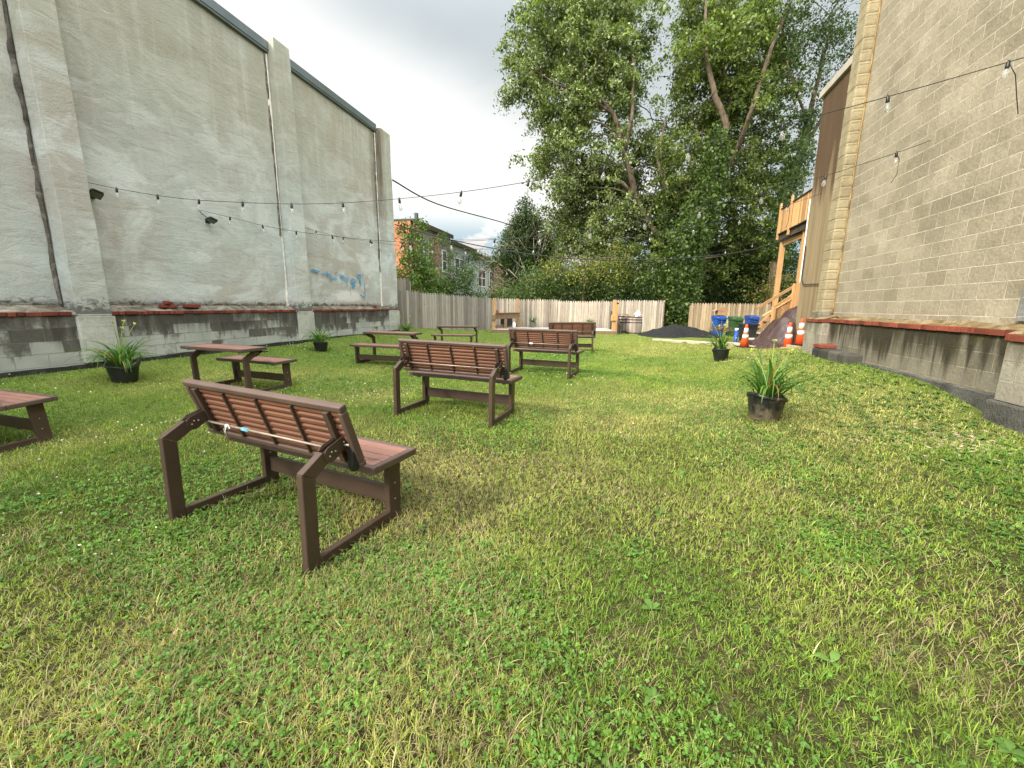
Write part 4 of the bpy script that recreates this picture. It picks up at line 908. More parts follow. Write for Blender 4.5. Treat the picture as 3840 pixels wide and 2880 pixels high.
# ------------------------------------------------------------------ potted daylilies
MAT_STALK = mat_plain('flower_stalk', (.22, .30, .06), .6, .2, 20)
MAT_BUD = mat_plain('yellow_green_bud', (.40, .45, .10), .6, .25, 30)
def ribbon_leaves(n, L0, L1, w, seed, spread=1., up=.5, dry=.06, z0=0, r0=.06):
    rnd = random.Random(seed); V = []; Fq = []; C = []
    for i in range(n):
        a = rnd.uniform(0, 2 * PI); L = rnd.uniform(L0, L1); ang = rnd.uniform(.05, 1.25) * spread; bend = rnd.uniform(1.1, 3.0) * (1.25 - up * .4); seg = 9
        p = Vector((r0 * rnd.random() * math.cos(a), r0 * rnd.random() * math.sin(a), z0)); th = ang * .55; tw = rnd.uniform(-.5, .5)
        g = rnd.random(); col = (.045 + .05 * g, .12 + .09 * g, .022 + .02 * g)
        if rnd.random() < dry: col = (.38, .24, .09)
        if rnd.random() < .2: col = (.13, .21, .035)
        for k in range(seg + 1):
            f = k / seg; ww = w * (.55 + 1.3 * f * (1 - f) * 1.6) * (1 - f ** 4) * rnd.uniform(.95, 1.05) + .0008
            d = Vector((math.sin(th) * math.cos(a), math.sin(th) * math.sin(a), math.cos(th))); sd = Vector((-math.sin(a + tw), math.cos(a + tw), 0)); nn = d.cross(sd)
            V += [p - sd * ww + nn * ww * .35, p.copy(), p + sd * ww + nn * ww * .35]; C += [col] * 3
            p = p + d * (L / seg); th += bend / seg * (.5 + 1.2 * f); a += rnd.uniform(-.05, .05)
            if p.z < .02 and False: break
        b = len(V) - 3 * (seg + 1)
        for k in range(seg):
            for j in range(2): q = b + 3 * k + j; Fq += [q, q + 1, q + 4, q + 3]
    return np.array([tuple(v) for v in V]), Fq, np.array(C)
def daylily(label, loc, rp, hp, n, L0, L1, w, seed, stalks=3, sh=.8, rot=(0, 0, 0), pot='black', group='potted daylilies on the lawn', spread=1.0, cat='potted plant', squash=1.):
    t = thing('potted_daylily' if pot else 'daylily', label, cat, loc, rot, group)
    z0 = 0
    if pot:
        mt = {'black': MAT_BLACKPOT, 'dirty': m_dirtypot, 'grey': m_greypot}[pot]; m = MB()
        prof = [(rp * .70, 0), (rp * .74, .01), (rp * .93, hp * .86), (rp * .95, hp * .88), (rp * 1.0, hp * .885), (rp * 1.02, hp * .99), (rp * .98, hp), (rp * .94, hp * .99), (rp * .90, hp * .84), (rp * .6, hp * .8)]
        m.lathe(prof, n=32, sx=1.04, sy=.97 * squash)
        m.v = [(x, y_, z_ + (.03 * math.sin(math.atan2(y_, x) * 2 + 1) + .02 * math.sin(math.atan2(y_, x) * 3)) * (z_ / hp) ** 3 * (rp / .2)) for x, y_, z_ in m.v]; m.build('pot', mt, t)
        m = MB(); m.lathe([(0, hp * .86), (rp * .3, hp * .87), (rp * .6, hp * .84), (rp * .89, hp * .80)], n=24, sx=1.02, sy=.95 * squash); m.build('soil', MAT_POTSOIL, t); z0 = hp * .82
    V, Fq, C = ribbon_leaves(n, L0, L1, w, seed, spread, z0=z0, r0=rp * .6)
    gz = lambda x, y_: 0
    V[:, 2] = np.maximum(V[:, 2], .012)
    np_mesh('leaves', V, 4, np.array(Fq), MAT_LEAF, t, C, True)
    rnd = random.Random(seed + 5); 
    if stalks:
        m = MB(); mb_ = MB()
        for k in range(stalks):
            a = rnd.uniform(0, 2 * PI); le = rnd.uniform(.1, .35); H = sh * rnd.uniform(.85, 1.1); pts = [Vector((le * f * f * math.cos(a) * .9, le * f * f * math.sin(a) * .9, z0 + H * f)) for f in np.linspace(0, 1, 6)]
            m.tube(pts, [.006, .006, .005, .005, .004, .003], 6); q = pts[-1]
            for j in range(6):
                b = rnd.uniform(0, 2 * PI); dd = Vector((math.cos(b) * .7, math.sin(b) * .7, .9)).normalized(); q0 = q - Vector((0, 0, .03 * rnd.random())); LL = rnd.uniform(.025, .055)
                mb_.tube([q0, q0 + dd * LL * .4, q0 + dd * LL * .8, q0 + dd * LL], [.003, .007, .006, .002], 6)
        m.build('flower_stalk', MAT_STALK, t); mb_.build('flower_bud', MAT_BUD, t)
    return t
def m_dirty():
    t = NT('muddy_black_pot'); v = t.obj(); n = t.noise(v, 7, 5, .65); s = t.sep(v)
    k = t.range(t.math('ADD', n, t.math('MULTIPLY', s[2], -1.1)), .22, .5)
    return t.out(t.mix(t.math('MULTIPLY', k, .75), (.02, .022, .026), (.20, .155, .10)), t.math('MULTIPLY_ADD', k, .4, .38), t.bump(n, .3, .004), .4)
m_dirtypot = m_dirty(); m_greypot = mat_plain('grey_glazed_pot', (.22, .22, .23), .6, .2, 8)
def gp(u, v): return ground_at(u, v)
p = gp(2862, 1572); BIGPOT = p
daylily('large potted daylily on the right of the lawn, muddy black pot, arching leaves', p, .205, .29, 84, .40, .84, .0115, 3, 3, .60, (0, R(3), .4), 'dirty')
p = gp(2702, 1352); daylily('potted daylily farther up on the right, with its pot tilted, yellow green buds', p, .20, .29, 60, .35, .66, .012, 5, 5, .62, (R(-3), R(-3), 1.), 'black', spread=.75)
p = gp(466, 1408); daylily('bushy potted daylily by the nearest pier of the left building, in bud', p, .215, .27, 90, .42, .80, .013, 8, 4, .72, (0, 0, .3), 'black', spread=1.05)
p = gp(1204, 1308); daylily('smaller potted daylily by the second pier of the left building', p, .20, .25, 70, .35, .70, .012, 12, 0, .5, (0, 0, 2.), 'black', spread=1.15)
p = at(1523, 1238, y=17.6); p.z = G(p.x, p.y); daylily('clump of daylily growing in the ground at the far end of the left building', p, .2, 0, 60, .35, .66, .014, 15, 3, .62, pot=None, cat='plant', group=None, spread=.8)
daylily('small grass-like plant in a grey pot at the left of the stage', (1.06, 22.1, dz), .17, .26, 46, .3, .58, .012, 18, 0, pot='grey', group='potted plants on the stage', spread=.6)
daylily('small leafy plant in a black pot at the right of the stage', (4.13, 22.1, dz), .13, .2, 46, .3, .62, .013, 19, 0, pot='black', group='potted plants on the stage', spread=.6)

# ------------------------------------------------------------------ flood lights, loose bricks
def flood(label, s, z, rot, off=.3, sag=0):
    n = Vector((.97177, -.23592, 0)); base = Vector((NL[0] * (DLW + off) + s * .23592, NL[1] * (DLW + off) + s * .97177, z))
    t = thing('floodlight', label, 'floodlight', base, (0, 0, AL), 'black floodlights on the left building')
    m = MB(); m.box(-.06, .06, -.02, .03, -.05, .05); m.tube([(0, -.02, 0), (0, -.10, .02)], .018, 8); m.build('bracket', MAT_BLACK, t, .004)
    m = MB(); Mx = Matrix.Translation((0, -.13, .01)) @ Matrix.Rotation(rot, 4, 'X') @ Matrix.Rotation(.35, 4, 'Y') @ Matrix.Scale(.72, 4); m.box(-.125, .125, -.10, .10, -.03, .03, Mx); m.box(-.105, .105, -.13, -.101, -.02, .02, Mx); m.build('housing', MAT_BLACK, t, .008, 2)
    m = MB(); m.box(-.11, .11, -.085, .085, -.034, -.0305, Mx); m.build('lens', mat_plain('lamp_lens', (.12, .12, .12), .2, .2, 4), t)
flood('black floodlight fixed beside the nearest pier, above the first string of bulbs', 5.82, 3.20, R(-38))
flood('black floodlight hanging on its cable below the anchor of the second string', 8.02, 3.18, R(-22))
LT = lambda s, off, z: Vector((NL[0] * (DLW + off) + s * .23592, NL[1] * (DLW + off) + s * .97177, z))
m = MB(); m.tube([LT(7.80, .25, 3.38), LT(7.86, .24, 3.30), LT(7.98, .16, 3.19)], .009, 6); tag(m.build('lamp_cord', MAT_BLACK), 'thin black cord from the second string down to the floodlight', 'cord')
mb_ = 0
for i, (s, z, a, b) in enumerate(((6.72, 1.235, .2, 0), (6.86, 1.235, -.3, 0), (6.79, 1.30, .5, .1), (7.22, 1.24, .1, 0), (7.36, 1.245, -.2, .1), (14.55, 1.235, .2, 0))):
    m = MB(); m.box(-.10, .10, -.05, .05, -.03, .035); o = m.build('loose_brick', MAT_RED, None, .008, 2); o.location = LT(s, .17, z + .02); o.rotation_euler = (b, a * .3, AL + a)
    tag(o, ['loose red brick at the left of the left pile on the ledge', 'loose red brick at the right of the left pile on the ledge', 'loose red brick lying on top of the left pile on the ledge', 'loose red brick at the left of the right pile on the ledge', 'loose red brick at the right of the right pile on the ledge', 'single red brick on the far end of the left ledge'][i], 'brick', 'loose bricks on the left ledge')

# ------------------------------------------------------------------ string lights
def m_bulb():
    t = NT('clear_bulb_glass'); p = t.n('ShaderNodeBsdfPrincipled', ins={'Base Color': (.95, .95, .93), 'Roughness': .05, 'Transmission Weight': .75, 'IOR': 1.3, 'Specular IOR Level': .6, 'Coat Weight': .5})
    tr = t.n('ShaderNodeBsdfTransparent', ins={'Color': (.93, .94, .94)}); mx = t.n('ShaderNodeMixShader', ins={0: .38, 1: tr.outputs[0], 2: p.outputs[0]})
    o = t.n('ShaderNodeOutputMaterial'); t.t.links.new(mx.outputs[0], o.inputs[0]); return t.m
MAT_BULB = m_bulb()
mbb = MB(); mbb.lathe([(0, 0), (.011, -.004), (.016, -.028), (.028, -.055), (.031, -.075), (.024, -.098), (.008, -.110), (0, -.111)], n=14)
mso = MB(); mso.lathe([(0, .012), (.010, .012), (.014, 0), (.018, -.012), (.019, -.055), (.016, -.062), (0, -.062)], n=12); mso.lathe([(0, .02), (.007, .02), (.007, .012)], n=8)
tmp = mbb.build('bulb', MAT_BULB); ME_BULB = tmp.data; bpy.data.objects.remove(tmp)
tmp = mso.build('socket', MAT_BLACK); ME_SOCK = tmp.data; bpy.data.objects.remove(tmp)
def string(label, pts, bulbs, ext=None, r=.0045, tails=(), swing=1.):
    """pts: cable nodes, bulbs: indices or points where lamps hang"""
    t = thing('string_lights', label, 'string lights', pts[0], group='strings of clear bulbs across the yard'); o0 = Vector(pts[0])
    P_ = [Vector(p) - o0 for p in pts]; fine = []
    for i in range(len(P_) - 1):       # Catmull-Rom through the nodes
        a = P_[max(i - 1, 0)]; b = P_[i]; c = P_[i + 1]; d = P_[min(i + 2, len(P_) - 1)]
        for k in range(6):
            f = k / 6; fine.append(.5 * ((2 * b) + (c - a) * f + (2 * a - 5 * b + 4 * c - d) * f * f + (3 * b - a - 3 * c + d) * f ** 3))
    fine.append(P_[-1]); m = MB(); m.tube(fine, r, 6)
    for tl in tails: m.tube([Vector(q) - o0 for q in tl], r, 6)
    m.build('cable', MAT_BLACK, t)
    rnd = random.Random(len(pts))
    for b in bulbs:
        q = Vector(b) - o0; s = bpy.data.objects.new('socket', ME_SOCK); COL.objects.link(s); s.parent = t; s.location = q; s.rotation_euler = (rnd.uniform(-.15, .15) * swing, rnd.uniform(-.25, .25) * swing, 0)
        g = bpy.data.objects.new('bulb', ME_BULB); COL.objects.link(g); g.parent = s; g.location = (0, 0, -.058)
    return t
H = CAM_H
S1 = [(-6.9, 7.63, 3.27), (-6.05, 7.44, 3.12), (-5.22, 7.25, 3.01), (-4.38, 7.06, 2.94), (-3.49, 6.85, 2.88), (-2.61, 6.65, 2.86), (-1.69, 6.44, 2.88), (-.75, 6.23, 2.93), (.19, 6.02, 3.02), (1.17, 5.79, 3.15), (2.15, 5.57, 3.31), (3.15, 5.34, 3.49), (4.15, 5.12, 3.70), (5.16, 4.88, 3.93)]
string('nearest string of clear bulbs, sagging right across the yard between the buildings', [(-7.57, 7.79, 3.41)] + S1 + [(5.66, 4.77, 4.05)], S1, tails=[[(5.16, 4.88, 3.93), (5.24, 4.86, 3.80), (5.30, 4.86, 3.60), (5.40, 4.9, 3.45)]])
S2 = [(-6.25, 9.57, 3.19), (-5.45, 9.39, 3.0), (-4.63, 9.2, 2.85), (-3.79, 9.0, 2.74), (-2.93, 8.8, 2.64), (-2.08, 8.6, 2.58), (-1.23, 8.41, 2.57), (-.36, 8.2, 2.59), (.51, 8.0, 2.64), (1.39, 7.8, 2.72), (2.27, 7.59, 2.86), (3.14, 7.39, 3.02), (4.03, 7.18, 3.21), (4.9, 6.98, 3.43), (5.77, 6.78, 3.70)]
string('second string of bulbs, ending on the tan block wall below the first', [(-7.09, 9.77, 3.39)] + S2 + [(6.16, 6.69, 3.84)], S2, tails=[[(5.77, 6.78, 3.70), (5.82, 6.77, 3.60), (5.83, 6.78, 3.40), (5.78, 6.8, 3.28)]])
S3 = [(-5.91, 12.93, 3.48), (-5.03, 12.72, 3.27), (-4.12, 12.51, 3.13), (-3.21, 12.3, 3.0), (-2.3, 12.08, 2.93), (-1.35, 11.86, 2.88), (-.4, 11.64, 2.86), (.55, 11.41, 2.88), (1.5, 11.2, 2.93), (2.45, 10.96, 3.01), (3.38, 10.74, 3.13), (4.35, 10.51, 3.28), (5.31, 10.28, 3.47), (6.28, 10.06, 3.71)]
string('third string of bulbs, ending at the corner pier of the block building', [(-6.3, 13.02, 3.59)] + S3 + [(6.90, 9.91, 3.92)], S3, tails=[[(6.28, 10.06, 3.71), (6.33, 10.05, 3.6), (6.33, 10.05, 3.35), (6.30, 10.06, 3.2)]])
S5 = [(-4.32, 17.94, 3.08), (-3.2, 17.83, 2.96), (-2.07, 17.72, 2.87), (-1.15, 17.63, 2.80), (-.28, 17.54, 2.76), (.8, 17.43, 2.74), (1.9, 17.32, 2.75), (2.88, 17.22, 2.79), (3.93, 17.12, 2.88), (4.97, 17.01, 3.0), (6.03, 16.9, 3.15), (7.09, 16.8, 3.35), (8.21, 16.69, 3.6), (9.2, 16.6, 3.84)]
string('farthest string of bulbs, low over the stage side of the yard', [(-4.9, 18.0, 3.17)] + S5 + [(10.2, 16.5, 4.1)], S5)
def cable(name, label, pts, r):
    o0 = Vector(pts[0]); P_ = [Vector(p) for p in pts]; fine = []
    for i in range(len(P_) - 1):
        a = P_[max(i - 1, 0)]; b = P_[i]; c = P_[i + 1]; d = P_[min(i + 2, len(P_) - 1)]
        for k in range(6): f = k / 6; fine.append(.5 * ((2 * b) + (c - a) * f + (2 * a - 5 * b + 4 * c - d) * f * f + (3 * b - a - 3 * c + d) * f ** 3))
    fine.append(P_[-1]); m = MB(); m.tube(fine, r, 6); return tag(m.build(name, MAT_BLACK), label, 'cable')
cable('overhead_cable', 'thick black cable sagging from the end of the left building to the balcony', [(-4.84, 17.6, 4.53), (-2.01, 17.39, 3.83), (1.64, 17.12, 3.28), (5.3, 16.85, 3.19), (8.79, 16.59, 3.5), (11.0, 16.45, 4.2)], .021)
cable('utility_line', 'grey utility line crossing the open sky towards the big tree', [tuple(at(1472, 675, y=17.5)), tuple(at(1640, 765, y=22)), tuple(at(1870, 830, y=28)), tuple(at(2060, 885, y=34)), tuple(at(2230, 902, y=38))], .03)
cable('utility_line', 'thin line from the row of houses to the dark conifer', [tuple(at(1700, 900, y=34)), tuple(at(1780, 898, y=34)), tuple(at(1860, 893, y=34))], .012)

# ------------------------------------------------------------------ houses beyond the side fence
def m_houseb(name, c1, c2, mo, h=.075, w=.22):
    t = NT(name); v = t.obj(); s = t.sep(v); n = t.noise(v, .8, 4)
    br = t.n('ShaderNodeTexBrick', ins={'Vector': t.comb(t.math('ADD', s[0], s[1]), s[2], 0), 'Scale': 1., 'Mortar Size': .006, 'Brick Width': w, 'Row Height': h, 'Color1': c1, 'Color2': c2, 'Mortar': mo})
    c = t.mix(.8, br.outputs[0], t.mix(1., br.outputs[0], t.ramp(n, [(.3, .6), (.7, 1.3)]), 'MULTIPLY')); return t.out(c, .9)
def m_siding(name, col, gap=.11):
    t = NT(name); v = t.obj(); s = t.sep(v); f = t.math('FRACT', t.math('DIVIDE', s[2], gap)); n = t.noise(v, 1.2, 4)
    c = t.mix(t.ramp(n, [(.3, 0.), (.7, .5)]), col, tuple(k * .7 for k in col)); return t.out(c, .7, t.bump(f, .8, .03))
MH_OR = m_houseb('orange_brick_wall', (.42, .13, .07), (.50, .18, .10), (.40, .22, .15)); MH_BR = m_houseb('weathered_brick_wall', (.26, .10, .07), (.40, .19, .14), (.40, .34, .30))
MH_G1 = m_siding('grey_brown_siding', (.30, .265, .255)); MH_G2 = m_siding('pale_grey_siding', (.42, .46, .48)); MH_TAN = m_siding('tan_siding', (.36, .33, .28)); MH_DK = mat_plain('dark_green_wall', (.05, .065, .06), .8, .2, 2)
HA = math.atan2(21, 5.3)
def house(label, x0, x1, h, d, mat, wins, side=None, roofc=None, base=-.5, front=0., fascia=.16):
    """row house: x along the row, front wall at y=-front, wins = (x0,x1,z0,z1)"""
    t = thing('row_house', label, 'house', (-6.5, 30, 0), (0, 0, HA - 0), 'row of old houses beyond the side fence')
    m = MB(); m.box(x0, x1 - .01, front, front + d, base, h); m.build('wall', mat, t)
    if side: m = MB(); m.box(x0 - .03, x0 - .002, front - .02, front + d, base, h + .02); m.build('side_wall', side, t)
    m = MB(); m.box(x0 - .05, x1, front - .28, front + d, h + .021, h + .021 + fascia); m.box(x0 - .05, x1, front - .28, front - .2, h - .12, h + .02); m.build('roof', roofc or MAT_DARKWOOD, t)
    for (a, b, c, e) in wins:
        m = MB(); fr = .07
        for q in ((a, b, c, c + fr), (a, b, e - fr, e), (a, a + fr, c + fr, e - fr), (b - fr, b, c + fr, e - fr), (a + fr, b - fr, (c + e) / 2 - .03, (c + e) / 2 + .03)): m.box(q[0], q[1], front - .06, front - .001, q[2], q[3])
        if b - a > 1.2: m.box((a + b) / 2 - .05, (a + b) / 2 + .05, front - .065, front - .001, c + fr, e - fr)
        w_ = m.build('window', MAT_WHITE, t); m = MB(); m.box(a + fr, b - fr, front - .03, front - .005, c + fr, e - fr); m.build('pane', MAT_GLASSDARK, w_)
    return t
house('tall orange brick end house nearest the left building', -1.4, -.2, 6.75, 7, MH_OR, [], side=MH_OR, fascia=.12)
m = MB(); m.box(-.5, -.3, -.05, .15, 6.95, 7.45); 
def hpart(m, nm, mat, lab=None):
    t = [o for o in bpy.data.objects if o.name.startswith('row_house')][0]; m.build(nm, mat, t)
hpart(m, 'chimney', MH_DK)
house('grey brown house with a vertical brick strip, vine on its corner', -.15, 5.4, 6.75, 6, MH_G1, [(.4, 1.2, 4.2, 5.8), (3.6, 4.5, 3.9, 5.6)])
m = MB(); m.box(2.1, 3.0, -.08, -.003, -.5, 6.5); t_ = [o for o in bpy.data.objects if o.name.startswith('row_house')][1]; m.build('brick_strip', MH_BR, t_)
house('pale grey sided house with paired white windows', 5.45, 11.2, 6.35, 6, MH_G2, [(6.2, 8.4, 3.6, 5.3), (9.2, 10.6, 1.0, 2.5)], roofc=MAT_DARKWOOD)
house('light house with a small flat upper porch and white trim', 11.25, 15.6, 6.05, 6, MH_G2, [(12.2, 14.6, 3.2, 4.9), (13.5, 14.6, .6, 1.9)])
house('narrow tan sided house with a bay of white windows', 15.65, 19.4, 5.75, 6, MH_TAN, [(16.0, 17.3, 3.0, 5.0), (17.5, 18.7, 3.0, 5.0), (16.3, 17.0, -.2, 1.5)])
t = thing('brick_house', 'old red brick house end with a dark green side, left of the conifer', 'house', (0, 0, 0))
a = at(1853, 975, y=46); b = at(1900, 975, y=46); c = at(1945, 1010, y=50)
m = MB(); m.box(a.x, b.x, 46, 52, -1, a.z); m.build('wall', MH_BR, t)
m = MB(); m.add([(b.x + .002, 46, -1), (c.x + 1, 50, -1), (c.x + 1, 50, c.z), (b.x + .002, 46, a.z), (b.x + .002, 52, -1), (c.x + 1, 54, -1), (c.x + 1, 54, c.z), (b.x + .002, 52, a.z)], [(0, 1, 2, 3), (7, 6, 5, 4), (1, 5, 6, 2), (3, 2, 6, 7)]); m.build('side_wall', MH_DK, t)
m = MB(); m.box(a.x - .2, b.x + .2, 45.8, 52.2, a.z + .001, a.z + .2); m.build('roof', MAT_DARKWOOD, t); m = MB(); m.box(b.x - .35, b.x - .05, 46.5, 47, a.z + .2, a.z + 1.3); m.build('chimney', mat_plain('pale_flue', (.5, .48, .45), .8), t)
# ------------------------------------------------------------------ trees
DSP = 3840 / 2212; DENS = 1.7; LMUL = 1.6
def leaf_cloud(name, pts, size, cols, parent, seed, droop=.5, aspect=.55, mat=None, jitter=.35):
    """one folded leaf (two triangles... quads) per point; pts (N,3), cols (N,3)"""
    rg = np.random.default_rng(seed); n = len(pts)
    d = rg.normal(size=(n, 3)); d[:, 2] -= droop * 1.2; d /= np.linalg.norm(d, axis=1)[:, None]
    s = rg.normal(size=(n, 3)); s[:, 2] *= .5; s -= (s * d).sum(1)[:, None] * d; s /= np.linalg.norm(s, axis=1)[:, None] + 1e-9
    nn = np.cross(d, s); L = size * (1 + jitter * rg.normal(size=n)).clip(.45, 1.8); W = L * aspect
    a = pts; b = pts + d * (L * .5)[:, None] + s * (W * .5)[:, None] + nn * (W * .16)[:, None]
    c = pts + d * L[:, None]; e = pts + d * (L * .5)[:, None] - s * (W * .5)[:, None] + nn * (W * .16)[:, None]
    V = np.stack([a, b, c, e], 1).reshape(-1, 3); C = np.repeat(cols, 4, 0)
    return np_mesh(name, V, 4, np.arange(n * 4), mat or MAT_LEAF, parent, C)
def sprays(clumps, rg, per_m2=3.2, leaves=26, spray=.34, shell=.55, flat=.75):
    """clumps: (x,y,z,r); leaves gathered in sprays lying mostly in the outer half of each clump"""
    P_ = []; S_ = []
    for (x, y, z, r) in clumps:
        k = max(6, int(per_m2 * DENS * r * r * 4.2)); d = rg.normal(size=(k, 3)); d /= np.linalg.norm(d, axis=1)[:, None]
        rad = r * (shell + (1.12 - shell) * rg.random(k) ** .7) * (1 + .30 * rg.normal(size=k)).clip(.4, 1.7); c = np.array([x, y, z]) + d * rad[:, None] * np.array([1, 1, flat])
        m = rg.integers(int(leaves * LMUL * .5), int(leaves * LMUL * 1.5), k); cc = np.repeat(c, m, 0); dd = np.repeat(d, m, 0); n = len(cc)
        o = rg.normal(size=(n, 3)) * spray * np.array([1, 1, .45]) ; o += dd * np.abs(rg.normal(size=n))[:, None] * spray * .5; o[:, 2] -= .25 * (o[:, 0] ** 2 + o[:, 1] ** 2) / spray
        P_.append(cc + o); S_.append(np.repeat(rg.random(k), m))
    return np.concatenate(P_), np.concatenate(S_)
def limb(mb, a, b, r0, r1, seed, wob=.12, n=7):
    rnd = random.Random(seed); a, b = Vector(a), Vector(b); L = (b - a).length; pts = []; rr = []
    for i in range(n + 1):
        f = i / n; p = a.lerp(b, f) + Vector((rnd.uniform(-1, 1), rnd.uniform(-1, 1), rnd.uniform(-.4, .4))) * wob * L * .25 * math.sin(PI * f) + Vector((0, 0, .10 * L * math.sin(PI * f))); pts.append(p); rr.append(r0 + (r1 - r0) * f ** .8)
    mb.tube(pts, rr, 7); return pts
def tree(name, label, cat, clumps_px, y0, yspread, trunks, palette, leaf=.12, group=None, seed=1, dens=3.2, leaves=26, spray=.34, droop=.5, aspect=.55, shell=.55, limbs=True, base=None, flat=.85, depth_back=0, ymin=None):
    """clumps_px: (u, v, r) in photo-survey px of the 2212-wide print; trunks: list of [(u,v),...] polylines with radii"""
    rg = np.random.default_rng(seed); rnd = random.Random(seed); cl = []
    for c in clumps_px:
        u, v, r = c[:3]; y = y0 + (c[3] if len(c) > 3 else rnd.uniform(-yspread, yspread)); p = at(u * DSP, v * DSP, y=y); cl.append((p.x, p.y, p.z, r * DSP / F_PX * y * .98))
        if depth_back and (rnd.random() < depth_back or v > 370): cl.append((p.x + rnd.uniform(-.8, .8), p.y + rnd.uniform(1.5, 3.), p.z + rnd.uniform(-.5, .6), r * DSP / F_PX * y))
    org = Vector(at(trunks[0][0][0] * DSP, trunks[0][0][1] * DSP, y=y0)); org.z = G(org.x, org.y) if abs(org.x) < 60 else 0
    t = thing(name, label, cat, org, group=group)
    m = MB(); nodes = []
    for tr in trunks:
        pts = [at(q[0] * DSP, q[1] * DSP, y=y0 + (q[3] if len(q) > 3 else 0)) for q in tr]
        if tr is trunks[0]: pts[0] = Vector((pts[0].x, pts[0].y, org.z - .2))
        rr = [q[2] * .8 for q in tr]; fine = []; fr = []
        for i in range(len(pts) - 1):
            for k in range(4):
                f = k / 4; fine.append(pts[i].lerp(pts[i + 1], f) + Vector((rnd.uniform(-1, 1), rnd.uniform(-1, 1), 0)) * rr[i] * .25); fr.append(rr[i] + (rr[i + 1] - rr[i]) * f)
        fine.append(pts[-1]); fr.append(rr[-1]); m.tube([p - org for p in fine], fr, 10); nodes += list(zip(fine, fr))
    m.build('trunk', MAT_BARK, t)
    if limbs:
        m = MB()
        for i, (x, y, z, r) in enumerate(cl):
            c = Vector((x, y, z)); best = min(nodes, key=lambda q: (q[0] - c).length + max(0, q[0].z - c.z + .5) * 1.5); r0 = min(best[1] * .5, .045 + .03 * r)
            pts = limb(m, best[0] - org, c - org, r0, .018, seed + i)
            for k in range(4): d = Vector((rnd.gauss(0, 1), rnd.gauss(0, 1), rnd.gauss(.3, .7))).normalized(); q = pts[-1 - rnd.randint(0, 2)]; limb(m, q, q + d * r * .95, .016, .004, seed * 7 + i * 5 + k, n=4)
        m.build('branch', MAT_BARK, t)
    P_, S_ = sprays([(x - org.x, y - org.y, z - org.z, r) for x, y, z, r in cl], rg, dens, leaves, spray, shell, flat)
    keep = P_[:, 2] + org.z > .1
    if ymin is not None: keep &= P_[:, 1] + org.y > ymin
    P_, S_ = P_[keep], S_[keep]
    pal = np.array(palette); k = rg.integers(0, len(pal), len(P_)); cols = pal[k] * (.72 + .56 * S_)[:, None] * (1 + .22 * rg.normal(size=(len(P_), 1))).clip(.5, 1.7)
    leaf_cloud('crown', P_, leaf, cols, t, seed, droop, aspect)
    return t
PAL_MAPLE = [(.098, .135, .030), (.130, .168, .040), (.065, .096, .024), (.18, .21, .06)]
PAL_PALEUNDER = [(.105, .140, .036), (.145, .185, .052), (.28, .305, .17), (.068, .098, .028)]
PAL_DARK = [(.038, .066, .016), (.05, .08, .02), (.028, .05, .014)]
PAL_IVY = [(.05, .085, .016), (.07, .11, .022), (.038, .065, .013), (.10, .145, .032)]
PAL_YEL = [(.17, .19, .035), (.13, .17, .035), (.22, .20, .05), (.09, .13, .03)]
PAL_CON = [(.045, .075, .022), (.06, .095, .028), (.035, .06, .02)]
A_ = [(1425, 310, 30), (1455, 282, 24), (1430, 362, 34), (1470, 380, 34), (1445, 440, 36), (1412, 268, 22), (1150, 105, 52), (1118, 150, 30), (1165, 165, 38), (1200, 55, 62), (1180, 10, 50), (1265, 60, 70), (1300, -10, 80), (1350, 40, 60), (1375, 95, 34), (1225, 140, 68), (1300, 140, 70), (1362, 145, 38), (1190, 205, 42), (1255, 220, 50), (1325, 215, 52), (1200, 262, 40), (1265, 290, 45), (1345, 300, 45), (1155, 335, 24), (1180, 318, 30), (1215, 320, 42), (1300, 345, 50), (1225, 385, 40), (1285, 405, 50), (1360, 400, 50), (1215, 420, 34), (1250, 455, 48), (1320, 470, 55), (1235, 500, 38), (1290, 520, 45), (1400, 330, 35), (1375, 460, 45), (1420, 420, 30), (1160, 235, 22)]
tree('maple_tree', 'large broad-leaved tree filling the middle left of the back, reaching out over the sky', 'tree', A_, 28.5, 1.5,
     [[(1430, 660, .34), (1420, 560, .30), (1395, 480, .27), (1370, 415, .24, -1.4), (1350, 330, .19, -1.6), (1325, 245, .17, -1.5), (1285, 200, .12, -1.6), (1262, 150, .10, -1.5), (1240, 60, .06)], [(1440, 540, .24, -1.5), (1400, 480, .2, -1.5), (1375, 430, .18, -1.6), (1345, 395, .13, -2.2), (1300, 380, .1, -1)], [(1322, 243, .13, -1.5), (1250, 200, .09, -1.6), (1210, 185, .06, -2.2), (1150, 150, .03)], [(1350, 330, .15, -1.6), (1365, 250, .12, -2.2), (1370, 150, .08, -1), (1350, 20, .05)]], PAL_PALEUNDER, .165, 'big trees behind the back fence', 11, 1.95, 50, .25, depth_back=.35, shell=.4)
B_ = [(1495, 20, 30), (1530, -10, 60), (1580, 60, 62), (1520, 100, 45), (1625, 10, 55), (1590, 130, 55), (1655, 100, 52), (1532, 165, 36), (1515, 235, 26), (1560, 220, 48), (1640, 190, 52), (1690, 30, 45), (1700, 120, 40), (1690, 200, 30), (1600, 280, 50), (1535, 290, 45), (1490, 285, 24), (1660, 270, 42), (1500, 350, 48), (1570, 355, 52), (1640, 350, 50), (1455, 330, 30), (1480, 400, 45), (1550, 430, 52), (1625, 420, 50), (1690, 400, 30), (1430, 500, 48), (1490, 500, 50), (1570, 510, 55), (1640, 490, 48), (1670, 440, 30), (1400, 560, 45), (1460, 580, 50), (1540, 580, 55), (1610, 560, 45), (1680, 330, 30), (1660, 540, 30)]
